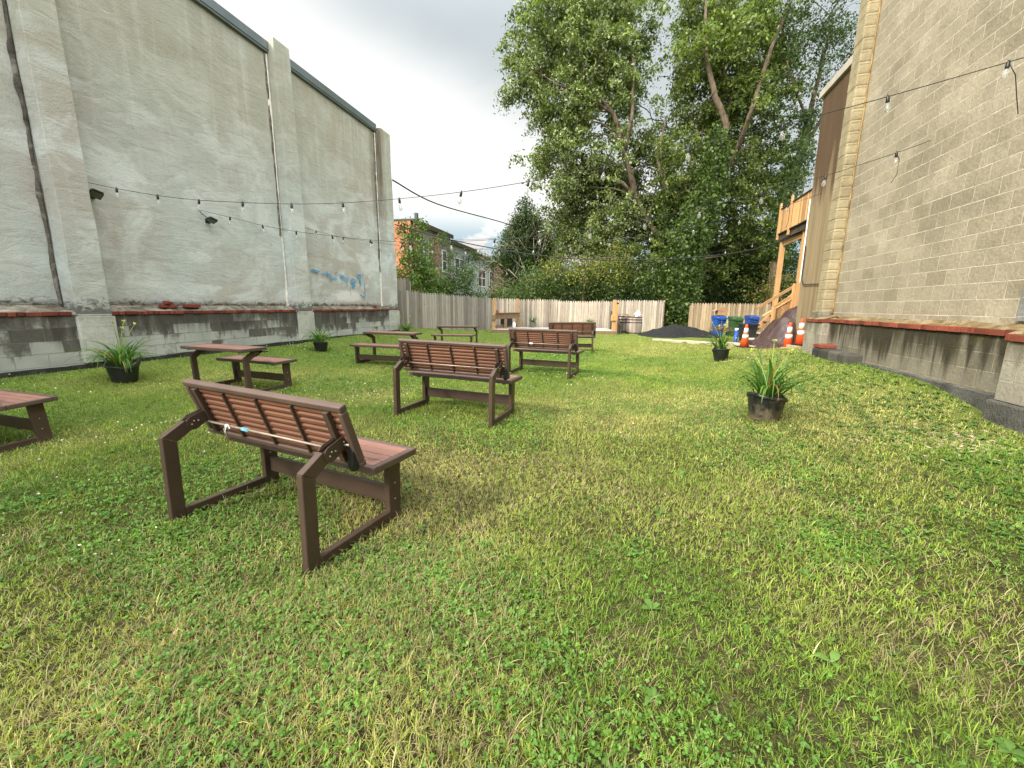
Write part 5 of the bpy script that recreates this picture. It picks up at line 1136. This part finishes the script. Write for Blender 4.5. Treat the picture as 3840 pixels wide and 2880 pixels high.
tree('maple_tree', 'tall darker tree with bare leaning stems right of centre at the back', 'tree', B_, 26.5, 1.6,
     [[(1470, 670, .42), (1475, 600, .38), (1490, 500, .33), (1545, 360, .26, -1.5), (1568, 270, .21, -1.6), (1540, 190, .18, -1.6), (1522, 110, .13, -1.5), (1525, 0, .08)], [(1570, 270, .16), (1580, 200, .13), (1555, 130, .09), (1540, 50, .06)], [(1500, 470, .25), (1590, 330, .18, -1), (1620, 250, .16, -2.3), (1642, 180, .14, -1.6), (1668, 100, .12, -1.6), (1710, 0, .08, -1.5)], [(1490, 500, .2), (1440, 420, .15), (1420, 340, .1), (1440, 250, .06)], [(1600, 300, .1), (1640, 220, .09), (1620, 120, .06)]], PAL_MAPLE, .16, 'big trees behind the back fence', 23, 1.95, 50, .25, depth_back=.4, shell=.4)
C_ = [(1810, 62, 36), (1775, 118, 30), (1840, 110, 26), (1705, 90, 34), (1770, 40, 45), (1820, 20, 36), (1740, 90, 38), (1800, 95, 34), (1755, 150, 30), (1815, 150, 26), (1785, 195, 26), (1725, 160, 26), (1760, 240, 22), (1735, 255, 18), (1705, 235, 20), (1745, 330, 20), (1720, 300, 16), (1735, 380, 22), (1700, 380, 20), (1700, -10, 50)]
tree('ivy_clad_tree', 'thinner dark tree with an ivy-covered leaning trunk beside the rear wing', 'tree', C_, 25, 1.2,
     [[(1672, 600, .34), (1690, 450, .3), (1715, 370, .26), (1740, 300, .2), (1752, 230, .15), (1775, 140, .1), (1800, 40, .06)], [(1730, 320, .16), (1762, 280, .12), (1790, 230, .09), (1830, 170, .05)], [(1745, 260, .1), (1715, 190, .07), (1700, 130, .04)]], PAL_DARK, .12, 'big trees behind the back fence', 31, 1.8, 34, .24, shell=.35)
# ivy: leaves wrapped round stems
def ivy(name, label, line, y0, seed, pal, n_per=850, leaf=.12, cat='ivy'):
    rg = np.random.default_rng(seed); P_ = []; line = [(at(u * DSP, v * DSP, y=y0), r) for u, v, r in line]
    for (a, ra), (b, rb) in zip(line[:-1], line[1:]):
        L = (b - a).length; n = int(n_per * L * (ra + rb)); f = rg.random(n); th = rg.random(n) * 2 * PI; c = np.array(a)[None] + (np.array(b) - np.array(a))[None] * f[:, None]
        rr = (ra + (rb - ra) * f) * (1 + .22 * np.sin(th * 3 + f * 9) + .16 * rg.normal(size=n)).clip(.35, 1.7)
        P_.append(c + np.stack([np.cos(th) * rr, np.sin(th) * rr, .1 * rg.normal(size=n)], 1))
    P_ = np.concatenate(P_); P_ = P_[P_[:, 2] > .02]; pal = np.array(pal); cols = pal[rg.integers(0, len(pal), len(P_))] * (1 + .25 * rg.normal(size=(len(P_), 1))).clip(.5, 1.7)
    t = thing(name, label, cat, (0, 0, 0)); leaf_cloud('leaves', P_, leaf, cols, t, seed, .9, .9)
    m = MB(); m.tube([p for p, r in line], [max(.06, r * .55) for p, r in line], 8); m.build('stem', MAT_DARKIVY, t); return t
MAT_DARKIVY = mat_plain('ivy_shadowed_stems', (.03, .045, .015), .9, .5, 6)
ivy('ivy_column', 'thick column of ivy between the two back fences, spreading up the tall tree', [(1466, 705, .95), (1468, 660, .85), (1470, 600, .8), (1478, 540, .9), (1500, 480, .9), (1530, 420, .7), (1545, 340, .55), (1548, 280, .4)], 23.6, 51, PAL_IVY, 720, .13)
ivy('ivy_sleeve', 'sleeve of ivy wrapping the leaning trunk beside the rear wing', [(1676, 560, .6), (1692, 440, .55), (1716, 370, .5), (1738, 310, .42), (1748, 240, .3)], 24.9, 53, PAL_IVY[:3], 420, .12)
ivy('ivy_sleeve', 'small bunch of ivy hanging in the middle of the big trees', [(1440, 520, .35), (1438, 460, .4), (1436, 410, .3)], 26, 54, PAL_IVY, 500, .13)
tree('dark_undergrowth', 'dark shaded undergrowth behind the right fence', 'shrub', [(1560, 640, 40), (1600, 600, 45), (1650, 590, 42), (1680, 620, 36), (1620, 640, 40), (1520, 650, 30), (1590, 545, 40), (1640, 530, 36), (1690, 560, 30), (1720, 620, 30), (1740, 560, 30), (1700, 500, 26), (1745, 500, 24)], 27.5, 1, [[(1620, 680, .15), (1620, 560, .1)]], PAL_DARK, .13, 'shrubs behind the fences', 61, 3.4, 40, .34, depth_back=.9)
tree('olive_shrub', 'olive and rusty leaved shrub glimpsed under the balcony', 'shrub', [(1665, 610, 26), (1645, 625, 24), (1690, 640, 22), (1700, 600, 20)], 24.3, .4, [[(1665, 690, .08), (1665, 620, .05)]], [(.12, .13, .02), (.09, .12, .02), (.16, .10, .03)], .11, 'shrubs behind the fences', 63, 3.5, 24, .3)
tree('small_tree', 'dark spreading small tree behind the stage, left of the ivy', 'tree', [(1150, 612, 34), (1200, 622, 36), (1130, 640, 26), (1255, 620, 38), (1310, 622, 40), (1365, 620, 42), (1410, 625, 36), (1340, 585, 34), (1390, 590, 34), (1180, 590, 28), (1225, 640, 26), (1290, 645, 26), (1100, 632, 20)], 26, 1.0, [[(1270, 680, .16), (1275, 620, .1)], [(1275, 630, .08), (1180, 600, .05)]], [(.075, .115, .03), (.05, .09, .022), (.10, .14, .045)], .13, 'shrubs behind the fences', 65, 3.6, 36, .34, depth_back=.9)
tree('yellowing_tree', 'yellow green small tree behind the stage', 'tree', [(1215, 575, 26), (1255, 560, 30), (1300, 560, 32), (1340, 555, 26), (1240, 590, 28), (1290, 592, 30), (1195, 560, 18), (1180, 575, 16), (1330, 590, 24)], 24.9, .4, [[(1260, 690, .14), (1262, 580, .08)]], PAL_YEL, .12, 'shrubs behind the fences', 67, 4.2, 30, .28)
tree('conifer', 'dense dark conical tree standing alone against the sky', 'tree', [(1137, 432, 9), (1135, 452, 15), (1140, 475, 22), (1120, 490, 18), (1155, 495, 20), (1110, 515, 24), (1140, 510, 26), (1170, 525, 24), (1100, 540, 24), (1130, 545, 30), (1165, 555, 28), (1195, 545, 16), (1110, 575, 26), (1150, 580, 30), (1185, 575, 22), (1090, 560, 14), (1120, 600, 26), (1160, 605, 28)], 33, .5, [[(1140, 680, .2), (1140, 560, .12), (1138, 440, .04)]], PAL_CON, .17, 'big trees behind the back fence', 71, 9, 34, .28, flat=1., droop=.1, aspect=.4)
# bare grey tree round the conifer
m = MB(); rnd = random.Random(77); o0 = at(1145 * DSP, 650 * DSP, y=31.5)
def twig(p, d, L, r, lv):
    q = p + d * L; mid = p.lerp(q, .5) + Vector((rnd.gauss(0, 1), rnd.gauss(0, .4), rnd.gauss(0, 1))) * L * .06; m.tube([p - o0, mid - o0, q - o0], [r, r * .8, r * .55], 5)
    if lv:
        for k in range(3 if lv > 1 else 4): dd = (d + Vector((rnd.gauss(0, .55), rnd.gauss(0, .3), rnd.gauss(.05, .5)))).normalized(); twig(p.lerp(q, rnd.uniform(.35, 1)), dd, L * rnd.uniform(.5, .8), r * .55, lv - 1)
for (du, dv, L) in ((-70, -75, 3.2), (-30, -100, 3.6), (25, -110, 3.8), (70, -90, 3.4), (95, -40, 2.8), (-100, -20, 2.8), (50, -50, 2.4)):
    d = (RT * du - UP * dv).normalized(); twig(o0 + Vector((0, 0, .6)), Vector((d.x, d.y * .2, d.z)).normalized(), L * .75, .05, 4)
t = thing('bare_tree', 'leafless pale grey tree whose twigs show around the conifer', 'tree', o0, group='big trees behind the back fence'); m.v = [tuple(v) for v in m.v]; m.build('branches', mat_plain('pale_dead_bark', (.27, .24, .20), .9, .3, 8), t)
m = MB(); m.tube([(0, 0, -o0.z), (.1, 0, -1), (0, 0, .7)], [.14, .11, .07], 8); m.build('trunk', MAT_BARK, t)
# greenery over the side fence
tree('leafy_shrub', 'bright green shrub climbing beside the end of the left building', 'shrub', [(872, 520, 14), (878, 555, 22), (885, 590, 28), (900, 565, 22), (915, 600, 28), (880, 620, 26), (930, 575, 18), (905, 545, 14), (862, 600, 20), (895, 510, 10), (935, 610, 24)], 24.5, .7, [[(890, 690, .1), (888, 600, .06)]], [(.055, .10, .02), (.07, .125, .025), (.095, .16, .035)], .13, 'greenery behind the side fence', 81, 5.5, 30, .26, ymin=22.0)
tree('leafy_shrub', 'mid green rounded shrub under the grey house', 'shrub', [(945, 618, 22), (975, 615, 22), (1000, 600, 16), (988, 583, 12), (960, 628, 20), (1005, 622, 18), (1020, 632, 12), (1038, 636, 8), (1008, 574, 9)], 27, .7, [[(975, 690, .1), (975, 610, .06)]], [(.05, .09, .016), (.07, .125, .022), (.035, .065, .014)], .12, 'greenery behind the side fence', 83, 6, 30, .26)
tree('climbing_vine', 'vine climbing over the roof edge of the grey brown house', 'vine', [(925, 525, 12), (940, 515, 10), (955, 512, 8), (965, 520, 8), (930, 545, 11), (928, 560, 9), (972, 540, 7), (975, 555, 7)], 29.2, .1, [[(930, 690, .05), (928, 540, .03)]], PAL_IVY, .11, 'greenery behind the side fence', 85, 6, 22, .22)
tree('climbing_vine', 'dark green vine hanging from the white trimmed porch', 'vine', [(1020, 550, 10), (1035, 548, 12), (1050, 556, 12), (1062, 568, 9), (1010, 560, 8), (1030, 562, 8), (1055, 575, 7)], 38, .3, [[(1040, 690, .05), (1035, 560, .03)]], PAL_DARK + PAL_IVY[:1], .12, 'greenery behind the side fence', 87, 4, 22, .3)
tree('sapling', 'feathery sapling poking above the orange brick house', 'tree', [(868, 487, 7), (880, 484, 7), (893, 494, 8), (905, 486, 6), (916, 478, 6), (870, 500, 8), (885, 510, 9), (900, 505, 7)], 25.5, .4, [[(885, 690, .06), (886, 560, .04), (880, 500, .025)]], PAL_IVY, .12, 'greenery behind the side fence', 89, 3.4, 16, .22)
tree('russet_shrub', 'russet leaved shrub at the foot of the brick house', 'shrub', [(1072, 630, 12), (1085, 625, 12), (1095, 636, 10)], 33, .3, [[(1080, 690, .06), (1080, 630, .04)]], [(.14, .07, .04), (.10, .08, .03)], .11, 'greenery behind the side fence', 91, 4, 20, .25)
# far wood closing the view
far = []; rnd = random.Random(19)
for u in range(640, 2400, 46): far.append((u + rnd.uniform(-12, 12), 640 + rnd.uniform(-14, 6) - (18 if u > 1180 else 0), rnd.uniform(24, 34), rnd.uniform(0, 6)))
rg = np.random.default_rng(5); cl = []
for (u, v, r, dy) in far: p = at(u * DSP, v * DSP, y=60 + dy); cl.append((p.x, p.y, p.z, r * DSP / F_PX * 60))
P_, S_ = sprays(cl, rg, 1.0, 24, .8, .4, .9); P_ = P_[P_[:, 2] > 0]; cols = np.array(PAL_DARK)[rg.integers(0, 3, len(P_))] * (1 + .2 * rg.normal(size=(len(P_), 1))).clip(.5, 1.6)
tag(leaf_cloud('distant_wood', P_, .42, cols, None, 5, .3), 'distant belt of dark trees closing the horizon', 'wood', kind='stuff')
# ------------------------------------------------------------------ lawn
def allowed(x, y):
    tl = DLW - (NL[0] * x + NL[1] * y); tr = DRW - (NR[0] * x + NR[1] * y); s = .27356 * x + .96186 * y
    ok = (tl > .03) & ((tr > .08) | (s > 11.2))
    ok &= ~((s > 4.8) & (s < 5.85) & (tr < .24)) & ~((s > 8.8) & (s < 10.05) & (tr < .30)) & ~((s > 9.9) & (s < 11) & (tr < .18))
    ok &= ~((x > -1.02) & (x < 4.97) & (y > 19.7)) & (y < 22.5 + 0 * x) & ((y - 18.7) < (x + 5.12) * .987)
    ok &= ~(((x - 7.75) / 1.9) ** 2 + ((y - 19.6) / 1.65) ** 2 < .9)
    ok &= ~((x > 5.8) & (y > 16.35 - (x - 5.9) * .70 - .45)) 
    ok &= ~((x > 8.4) & (y > 13.4))
    return ok
def scatter(rg, r0, r1, dens, a0=-62, a1=62):
    area = (r1 * r1 - r0 * r0) * .5 * R(a1 - a0); n = int(area * dens); r = np.sqrt(rg.random(n) * (r1 * r1 - r0 * r0) + r0 * r0); a = np.radians(a0 + (a1 - a0) * rg.random(n))
    x = r * np.sin(a); y = r * np.cos(a); k = allowed(x, y); return x[k], y[k], r[k]
def fields(x, y):
    dry = fbm(x, y, 101, .42, 4) + .17 * np.clip(x + .6, -3, 3.5) / 3 + .10 * sstep((y - 2.2) / 3) + .12 * fbm(x, y, 105, 2.6, 3)   # yellower on the right
    clo = fbm(x, y, 121, .75, 4) + .25 * np.exp(-(((x + .2) / 1.7) ** 2 + ((y - 1.6) / .8) ** 2)) + .1 * np.exp(-(((x + 4.2) / 1.5) ** 2 + ((y - 5.5) / 2.5) ** 2))
    bare = fbm(x, y, 141, 1.5, 4) + .35 * np.exp(-(((x - 3.9) / .55) ** 2 + ((y - 3.55) / .35) ** 2))
    tl = DLW - (NL[0] * x + NL[1] * y); return dry - .30 * sstep(1 - tl / 3.5), clo, bare
GP = {'V': [], 'L': [], 'C': [], 'n': 0}
def add_quads(V, C):
    """V (N,k,3) strips: pairs of verts; k even"""
    n, k, _ = V.shape; base = GP['n'] + np.arange(n)[:, None] * k
    for j in range(0, k - 2, 2): GP['L'].append(np.stack([base[:, 0] + j, base[:, 0] + j + 1, base[:, 0] + j + 3, base[:, 0] + j + 2], 1).reshape(-1))
    GP['V'].append(V.reshape(-1, 3)); GP['C'].append(np.repeat(C, k, 0)); GP['n'] += n * k
def blades(rg, x, y, L, W, lean, seg, cols, lift=0.):
    n = len(x); z = gh(x, y) - .004 + lift; az = rg.random(n) * 2 * PI; d = np.stack([np.cos(az), np.sin(az)], 1); tw = az + PI / 2 + rg.normal(size=n) * .5; sd = np.stack([np.cos(tw), np.sin(tw)], 1)
    rows = []; th = lean * .35; px = x.copy(); py = y.copy(); pz = z.copy()
    for k in range(seg + 1):
        f = k / seg; w = W * (1 - .75 * f ** 1.6) * (.75 + .5 * min(f * 2, 1)) if k < seg else W * .12
        rows.append(np.stack([px - sd[:, 0] * w * .5, py - sd[:, 1] * w * .5, pz], 1)); rows.append(np.stack([px + sd[:, 0] * w * .5, py + sd[:, 1] * w * .5, pz], 1))
        st = L / seg; px = px + d[:, 0] * np.sin(th) * st; py = py + d[:, 1] * np.sin(th) * st; pz = pz + np.cos(th) * st; th = th + lean * .65 / seg
        pz = np.maximum(pz, z + .003)
    add_quads(np.stack(rows, 1), cols)
def grass_cols(rg, n, dry, seedv=None):
    g = rg.random(n); lush = np.array([.125, .225, .034]); mid = np.array([.25, .335, .050]); yel = np.array([.44, .44, .14]); t1 = np.clip(.42 + dry * 1.15 + .20 * rg.normal(size=n), 0, 1)[:, None]
    c = np.where(t1 < .5, lush + (mid - lush) * t1 * 2, mid + (yel - mid) * (t1 - .5) * 2); return c * (.75 + .5 * g)[:, None]
rg = np.random.default_rng(99)
for (r0, r1, dens, wf, seg, hf) in ((.5, 2.2, 19000, .85, 3, 1.), (2.2, 3.6, 11000, 1.1, 3, 1.), (3.6, 6, 6000, 1.4, 2, 1.), (6, 10, 3000, 1.9, 2, 1.), (10, 16, 1300, 2.8, 2, .95), (16, 24, 520, 4.2, 1, .9)):
    x, y, r = scatter(rg, r0, r1, dens)
    # tufts: pull blades toward random tuft centres
    cell = .06; ca, sa = math.cos(.6 + r0), math.sin(.6 + r0); xr = x * ca - y * sa + .09 * fbm(x, y, 311, 2.3, 2); yr = x * sa + y * ca + .09 * fbm(x, y, 331, 2.3, 2); ix = np.floor(xr / cell); iy = np.floor(yr / cell)
    hs = lambda k: np.modf(np.abs(np.sin(ix * 12.9898 + iy * 78.233 + k) * 43758.5453))[0] - .5
    tx = (ix + .5 + hs(1.) * 1.1) * cell - xr; ty = (iy + .5 + hs(5.) * 1.1) * cell - yr; pull = rg.random(len(x)) * (.62 if r0 < 3 else .3); x = x + (tx * ca + ty * sa) * pull; y = y + (-tx * sa + ty * ca) * pull
    dry, clo, bare = fields(x, y); keep = rg.random(len(x)) < np.clip(1.15 - np.clip(bare - .24, 0, 1) * 1.6 - np.clip(clo - .05, 0, 1) * .9, .5, 1); x, y, dry, clo = x[keep], y[keep], dry[keep], clo[keep]; n = len(x)
    hgt = .029 * (1 + .35 * fbm(x, y, 160, 1.2, 3)) * (1 + .38 * rg.normal(size=n)).clip(.4, 2.3) * hf
    tall = rg.random(n) < .035; hgt[tall] *= 1.7; low = rg.random(n) < .35; hgt[low] *= .6
    lean = (1.2 + .7 * rg.normal(size=n)).clip(.1, 2.3); W = .0036 * wf * (1 + .3 * rg.normal(size=n)).clip(.45, 2.)
    blades(rg, x, y, hgt, W, lean, seg, grass_cols(rg, n, dry))
    # straw: dead blades lying in the sward
    x, y, r = scatter(rg, r0, r1, dens * .24); dry, clo, bare = fields(x, y); keep = rg.random(len(x)) < np.clip(.28 + dry * 1.5 + 2.2 * np.clip(bare - .1, 0, .4), .06, 1); x, y = x[keep], y[keep]; n = len(x)
    g = rg.random(n)[:, None]; cs = np.array([.30, .235, .115]) * (1 - g) + np.array([.46, .39, .22]) * g
    blades(rg, x, y, .05 * (1 + .5 * rg.normal(size=n)).clip(.3, 2.4), np.full(n, .0022 * wf), (1.75 + .25 * rg.normal(size=n)), max(1, seg - 1), cs * .85, lift=.012 * rg.random(n) + .006)
# coarse long blades lying over on the right, as if flattened by feet
for (r0, r1, dens) in ((.6, 3.5, 150), (3.5, 7, 40)):
    x, y, r = scatter(rg, r0, r1, dens); f = fbm(x, y, 171, .9, 3) + .22 * np.clip(x, -2, 3) / 3; k = rg.random(len(x)) < np.clip(f * 2.2, .02, 1); x, y = x[k], y[k]; n = len(x)
    g = rg.random(n)[:, None]; cs = np.where(rg.random((n, 1)) < .45, np.array([.50, .44, .23]) * (.7 + .5 * g), np.array([.27, .36, .06]) * (.7 + .5 * g))
    blades(rg, x, y, rg.uniform(.05, .11, n), rg.uniform(.0025, .004, n), rg.uniform(1.3, 2.0, n), 4, cs, lift=.012 * rg.random(n) + .012)
# clover leaflets and broad weeds
def discs(rg, x, y, z, rad, tilt, cols, k=6, sx=1.):
    n = len(x); a = np.linspace(0, 2 * PI, k, endpoint=False); az = rg.random(n) * 2 * PI; t = tilt * rg.normal(size=n); t2 = tilt * rg.normal(size=n)
    P_ = []
    for q in a: u = np.cos(q) * rad; v = np.sin(q) * rad * sx; P_.append(np.stack([x + u * np.cos(az) - v * np.sin(az), y + u * np.sin(az) + v * np.cos(az), z + u * t + v * t2], 1))
    return np.stack(P_, 1).reshape(-1, 3), np.repeat(cols, k, 0)
def clover_mesh():
    VV = []; CC = []
    for (r0, r1, dens, s) in ((.6, 3.2, 4200, .95), (3.2, 6, 1100, 1.3), (6, 12, 330, 1.9)):
        x, y, r = scatter(rg, r0, r1, dens); dry, clo, bare = fields(x, y); keep = rg.random(len(x)) < np.clip((clo - .03 + .10 * (y < 2.3)) * 3.0, .04, 1); x, y = x[keep], y[keep]; n = len(x)
        z = gh(x, y) + .010 + .024 * rg.random(n); g = rg.random(n); col = np.stack([.07 + .075 * g, .165 + .12 * g, .022 + .026 * g], 1); rad = .0047 * s * (1 + .25 * rg.normal(size=n)).clip(.5, 1.6); rot = rg.random(n) * 2 * PI
        for k in range(3):
            a = rot + k * 2.094; V, C = discs(rg, x + np.cos(a) * rad * 1.05, y + np.sin(a) * rad * 1.05, z + .002 * rg.normal(size=n), rad, .45, col * (1 + .1 * rg.normal(size=(n, 1)))); VV.append(V); CC.append(C)
    V = np.concatenate(VV); C = np.concatenate(CC)
    return np_mesh('clover', V, 6, np.arange(len(V)), MAT_GRASS, None, C)
tag(clover_mesh(), 'patches of clover leaves growing through the lawn', 'clover', kind='stuff')
# plantain-like broad leaves, thicker on the right by the wall
def weeds():
    V = []; C = []; L = []; n0 = 0
    x, y, r = scatter(rg, .8, 9, 30); tr = DRW - (NR[0] * x + NR[1] * y); keep = rg.random(len(x)) < np.where(tr < 1.9, 1., .13); x, y = x[keep], y[keep]
    xx, yy, rr = scatter(rg, 2.5, 11, 90); tr = DRW - (NR[0] * xx + NR[1] * yy); k = tr < 1.5; x = np.concatenate([x, xx[k]]); y = np.concatenate([y, yy[k]])
    for i in range(len(x)):
        m_ = rg.integers(3, 7); z = G(x[i], y[i]); g = rg.random(); col = (.06 + .06 * g, .145 + .08 * g, .025 + .02 * g); s = rg.uniform(.6, 1.35)
        for k in range(m_):
            a = rg.random() * 2 * PI; Lf = rg.uniform(.03, .062) * s; w = Lf * rg.uniform(.18, .3); up0 = rg.uniform(.15, .8); p = np.array([x[i], y[i], z + .012]); d = np.array([math.cos(a), math.sin(a), up0]); d /= np.linalg.norm(d); sd = np.array([-math.sin(a), math.cos(a), 0])
            for f, ww, dz_ in ((0, .12, 0), (.35, .9, .0), (.7, .85, -.12), (1., .08, -.35)): q = p + d * Lf * f + np.array([0, 0, dz_ * Lf]); V.append(q - sd * w * ww); V.append(q + sd * w * ww); C += [col, col]
            for j in range(3): L += [n0 + 2 * j, n0 + 2 * j + 1, n0 + 2 * j + 3, n0 + 2 * j + 2]
            n0 += 8
    return np_mesh('weeds', np.array(V), 4, np.array(L), MAT_GRASS, None, np.array(C))
tag(weeds(), 'broad-leaved weeds scattered in the lawn, thickest along the right wall', 'weeds', kind='stuff')
tag(np_mesh('grass', np.concatenate(GP['V']), 4, np.concatenate(GP['L']), MAT_GRASS, None, np.concatenate(GP['C'])), 'mown lawn of green and straw coloured grass blades', 'grass', kind='stuff')
print('grass verts', GP['n'])
# white clover flowers
x, y, r = scatter(rg, 1.0, 14, 24); f = fbm(x, y, 201, .55, 3) + .35 * np.exp(-(((x + 3.6) / 2.3) ** 2 + ((y - 5.5) / 2.8) ** 2)) + .3 * np.exp(-(((x - .8) / 1.3) ** 2 + ((y - 6.5) / 2.) ** 2)) - .25 * (y < 2.6) - .45 * sstep((x - 1.6) / 1.5)
keep = rg.random(len(x)) < np.clip(f * 1.5 - .08, .006, 1); x, y = x[keep], y[keep]; n = len(x); r = np.hypot(x, y)
ico = bmesh.new(); bmesh.ops.create_icosphere(ico, subdivisions=1, radius=1.); iv = np.array([v.co[:] for v in ico.verts]); iff = np.array([[v.index for v in f.verts] for f in ico.faces]); ico.free()
rad = (.0062 + .0012 * np.clip(r - 3, 0, 6) * .55) * (1 + .2 * rg.normal(size=n)).clip(.6, 1.4); c = np.stack([x, y, gh(x, y) + .048 + .015 * rg.random(n)], 1)
V = (iv[None] * rad[:, None, None] * (1 + .18 * rg.normal(size=(n, len(iv), 1))) + c[:, None]).reshape(-1, 3); L = (iff[None] + (np.arange(n) * len(iv))[:, None, None]).reshape(-1)
cw = np.repeat(np.array([[.62, .60, .52]]) * (1 + .15 * rg.normal(size=(n, 1))).clip(.7, 1.2), len(iv), 0)
tag(np_mesh('clover_flowers', V, 3, L, MAT_LEAF, None, cw), 'small white clover flowers dotted over the lawn', 'flowers', kind='stuff')
# pale wood chips and leaf litter on the bare patch by the right wall
m = MB(); rnd = random.Random(31)
for k in range(420):
    if rnd.random() < .75: x_, y_ = 4.15 + rnd.gauss(0, .32), 3.75 + rnd.gauss(0, .25)
    else: x_, y_ = 5.6 + rnd.gauss(0, .6), 9.2 + rnd.gauss(0, .5)
    if not bool(allowed(np.array([x_]), np.array([y_]))[0]): continue
    a = rnd.uniform(0, PI); l = rnd.uniform(.006, .024); m.tint = rnd.random(); c = Vector((x_, y_, G(x_, y_) + .006)); d = Vector((math.cos(a), math.sin(a), rnd.uniform(-.2, .3))); m.bar(c - d * l, c + d * l, l * rnd.uniform(.5, 1.2), .004)
tag(m.build('wood_chips', MAT_STONE), 'pale chips and litter on the bare patch beside the right wall', 'litter', kind='stuff')
# ------------------------------------------------------------------ sky and light
SUN_EL = R(38); sd = Vector((-.80, -.60, 0)).normalized()      # towards the sun, horizontally
world = bpy.data.worlds.new('World'); scene.world = world; world.use_nodes = True
t = NT('sky', world=world)
g = t.n('ShaderNodeTexCoord').outputs['Generated']
sky = t.n('ShaderNodeTexSky', sky_type='NISHITA', sun_disc=False, sun_elevation=SUN_EL, sun_rotation=math.atan2(sd.x, sd.y), air_density=1.2, dust_density=2.5, ozone_density=1.2)
x, y, z = t.sep(g)[0:3]
zc = t.math('MAXIMUM', z, .03); pr = t.comb(t.math('DIVIDE', x, t.math('ADD', zc, .22)), t.math('DIVIDE', y, t.math('ADD', zc, .22)), 0)
n1 = t.noise(t.map(pr, (1, 1, 1), (2.1, .6, 0)), .75, 6, .55, .5); n2 = t.noise(t.map(pr, (1, 1, 1), (5, 2, 0)), 2.1, 7, .6, .4); n3 = t.noise(pr, .5, 3)
# cover: nearly whole sky, thin blue gaps low down
low = t.range(z, .30, .08)
cover = t.math('ADD', t.math('ADD', n2, t.math('MULTIPLY', n1, .5)), t.math('MULTIPLY', low, -.20)); cover = t.math('MAXIMUM', t.range(cover, .58, .70), t.range(z, .14, .22))
# brightness: dull grey deck overhead with an edge sloping down to the right, bright band below it
edge = t.math('SUBTRACT', t.math('ADD', z, t.math('MULTIPLY', x, .42)), t.math('MULTIPLY', t.math('SUBTRACT', n1, .5), .14))
deck = t.range(edge, .30, .46); front = t.range(y, -.2, .5)
bright = (7.9, 7.95, 7.7); dull = (4.3, 4.75, 5.0); warm = (5.6, 5.2, 4.75)
cc = t.mix(t.math('MULTIPLY', deck, front), bright, t.mix(t.ramp(n1, [(.4, 0.), (.62, .45)]), dull, (5.4, 5.7, 5.75)))
cc = t.mix(t.math('MULTIPLY', t.range(z, .20, .10), t.range(n2, .47, .62)), cc, warm)
blue = t.mix(.55, sky.outputs[0], (4.6, 5.9, 6.6))
c = t.mix(cover, blue, cc)
k = t.math('ADD', t.math('MULTIPLY', t.range(z, .48, .85), 1.4), t.math('MULTIPLY', t.range(y, .1, -.5), 1.5)); c = t.mix(1., c, t.comb(t.math('ADD', k, .62), t.math('ADD', k, .62), t.math('ADD', k, .62)), 'MULTIPLY')  # extra sky brightness added overhead and behind the camera, to lift the walls
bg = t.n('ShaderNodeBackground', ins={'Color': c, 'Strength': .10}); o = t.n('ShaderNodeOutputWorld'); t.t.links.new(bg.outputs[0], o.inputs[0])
sl = bpy.data.lights.new('sun', 'SUN'); sl.energy = 2.6; sl.angle = R(11); sl.color = (1, .90, .74)
so = bpy.data.objects.new('sun', sl); COL.objects.link(so); so.rotation_euler = (Vector((sd.x * math.cos(SUN_EL), sd.y * math.cos(SUN_EL), math.sin(SUN_EL)))).to_track_quat('Z', 'Y').to_euler(); so.location = (-10, -10, 20)
vs_ = scene.view_settings; vs_.view_transform = 'Standard'; vs_.look = 'None'; vs_.gamma = 1; vs_.use_curve_mapping = False; vs_.exposure = 1.2
scene.cycles.max_bounces = 6; scene.cycles.diffuse_bounces = 3; scene.cycles.transmission_bounces = 5; scene.cycles.transparent_max_bounces = 8; scene.cycles.use_denoising = True
scene.cycles.caustics_reflective = False; scene.cycles.caustics_refractive = False
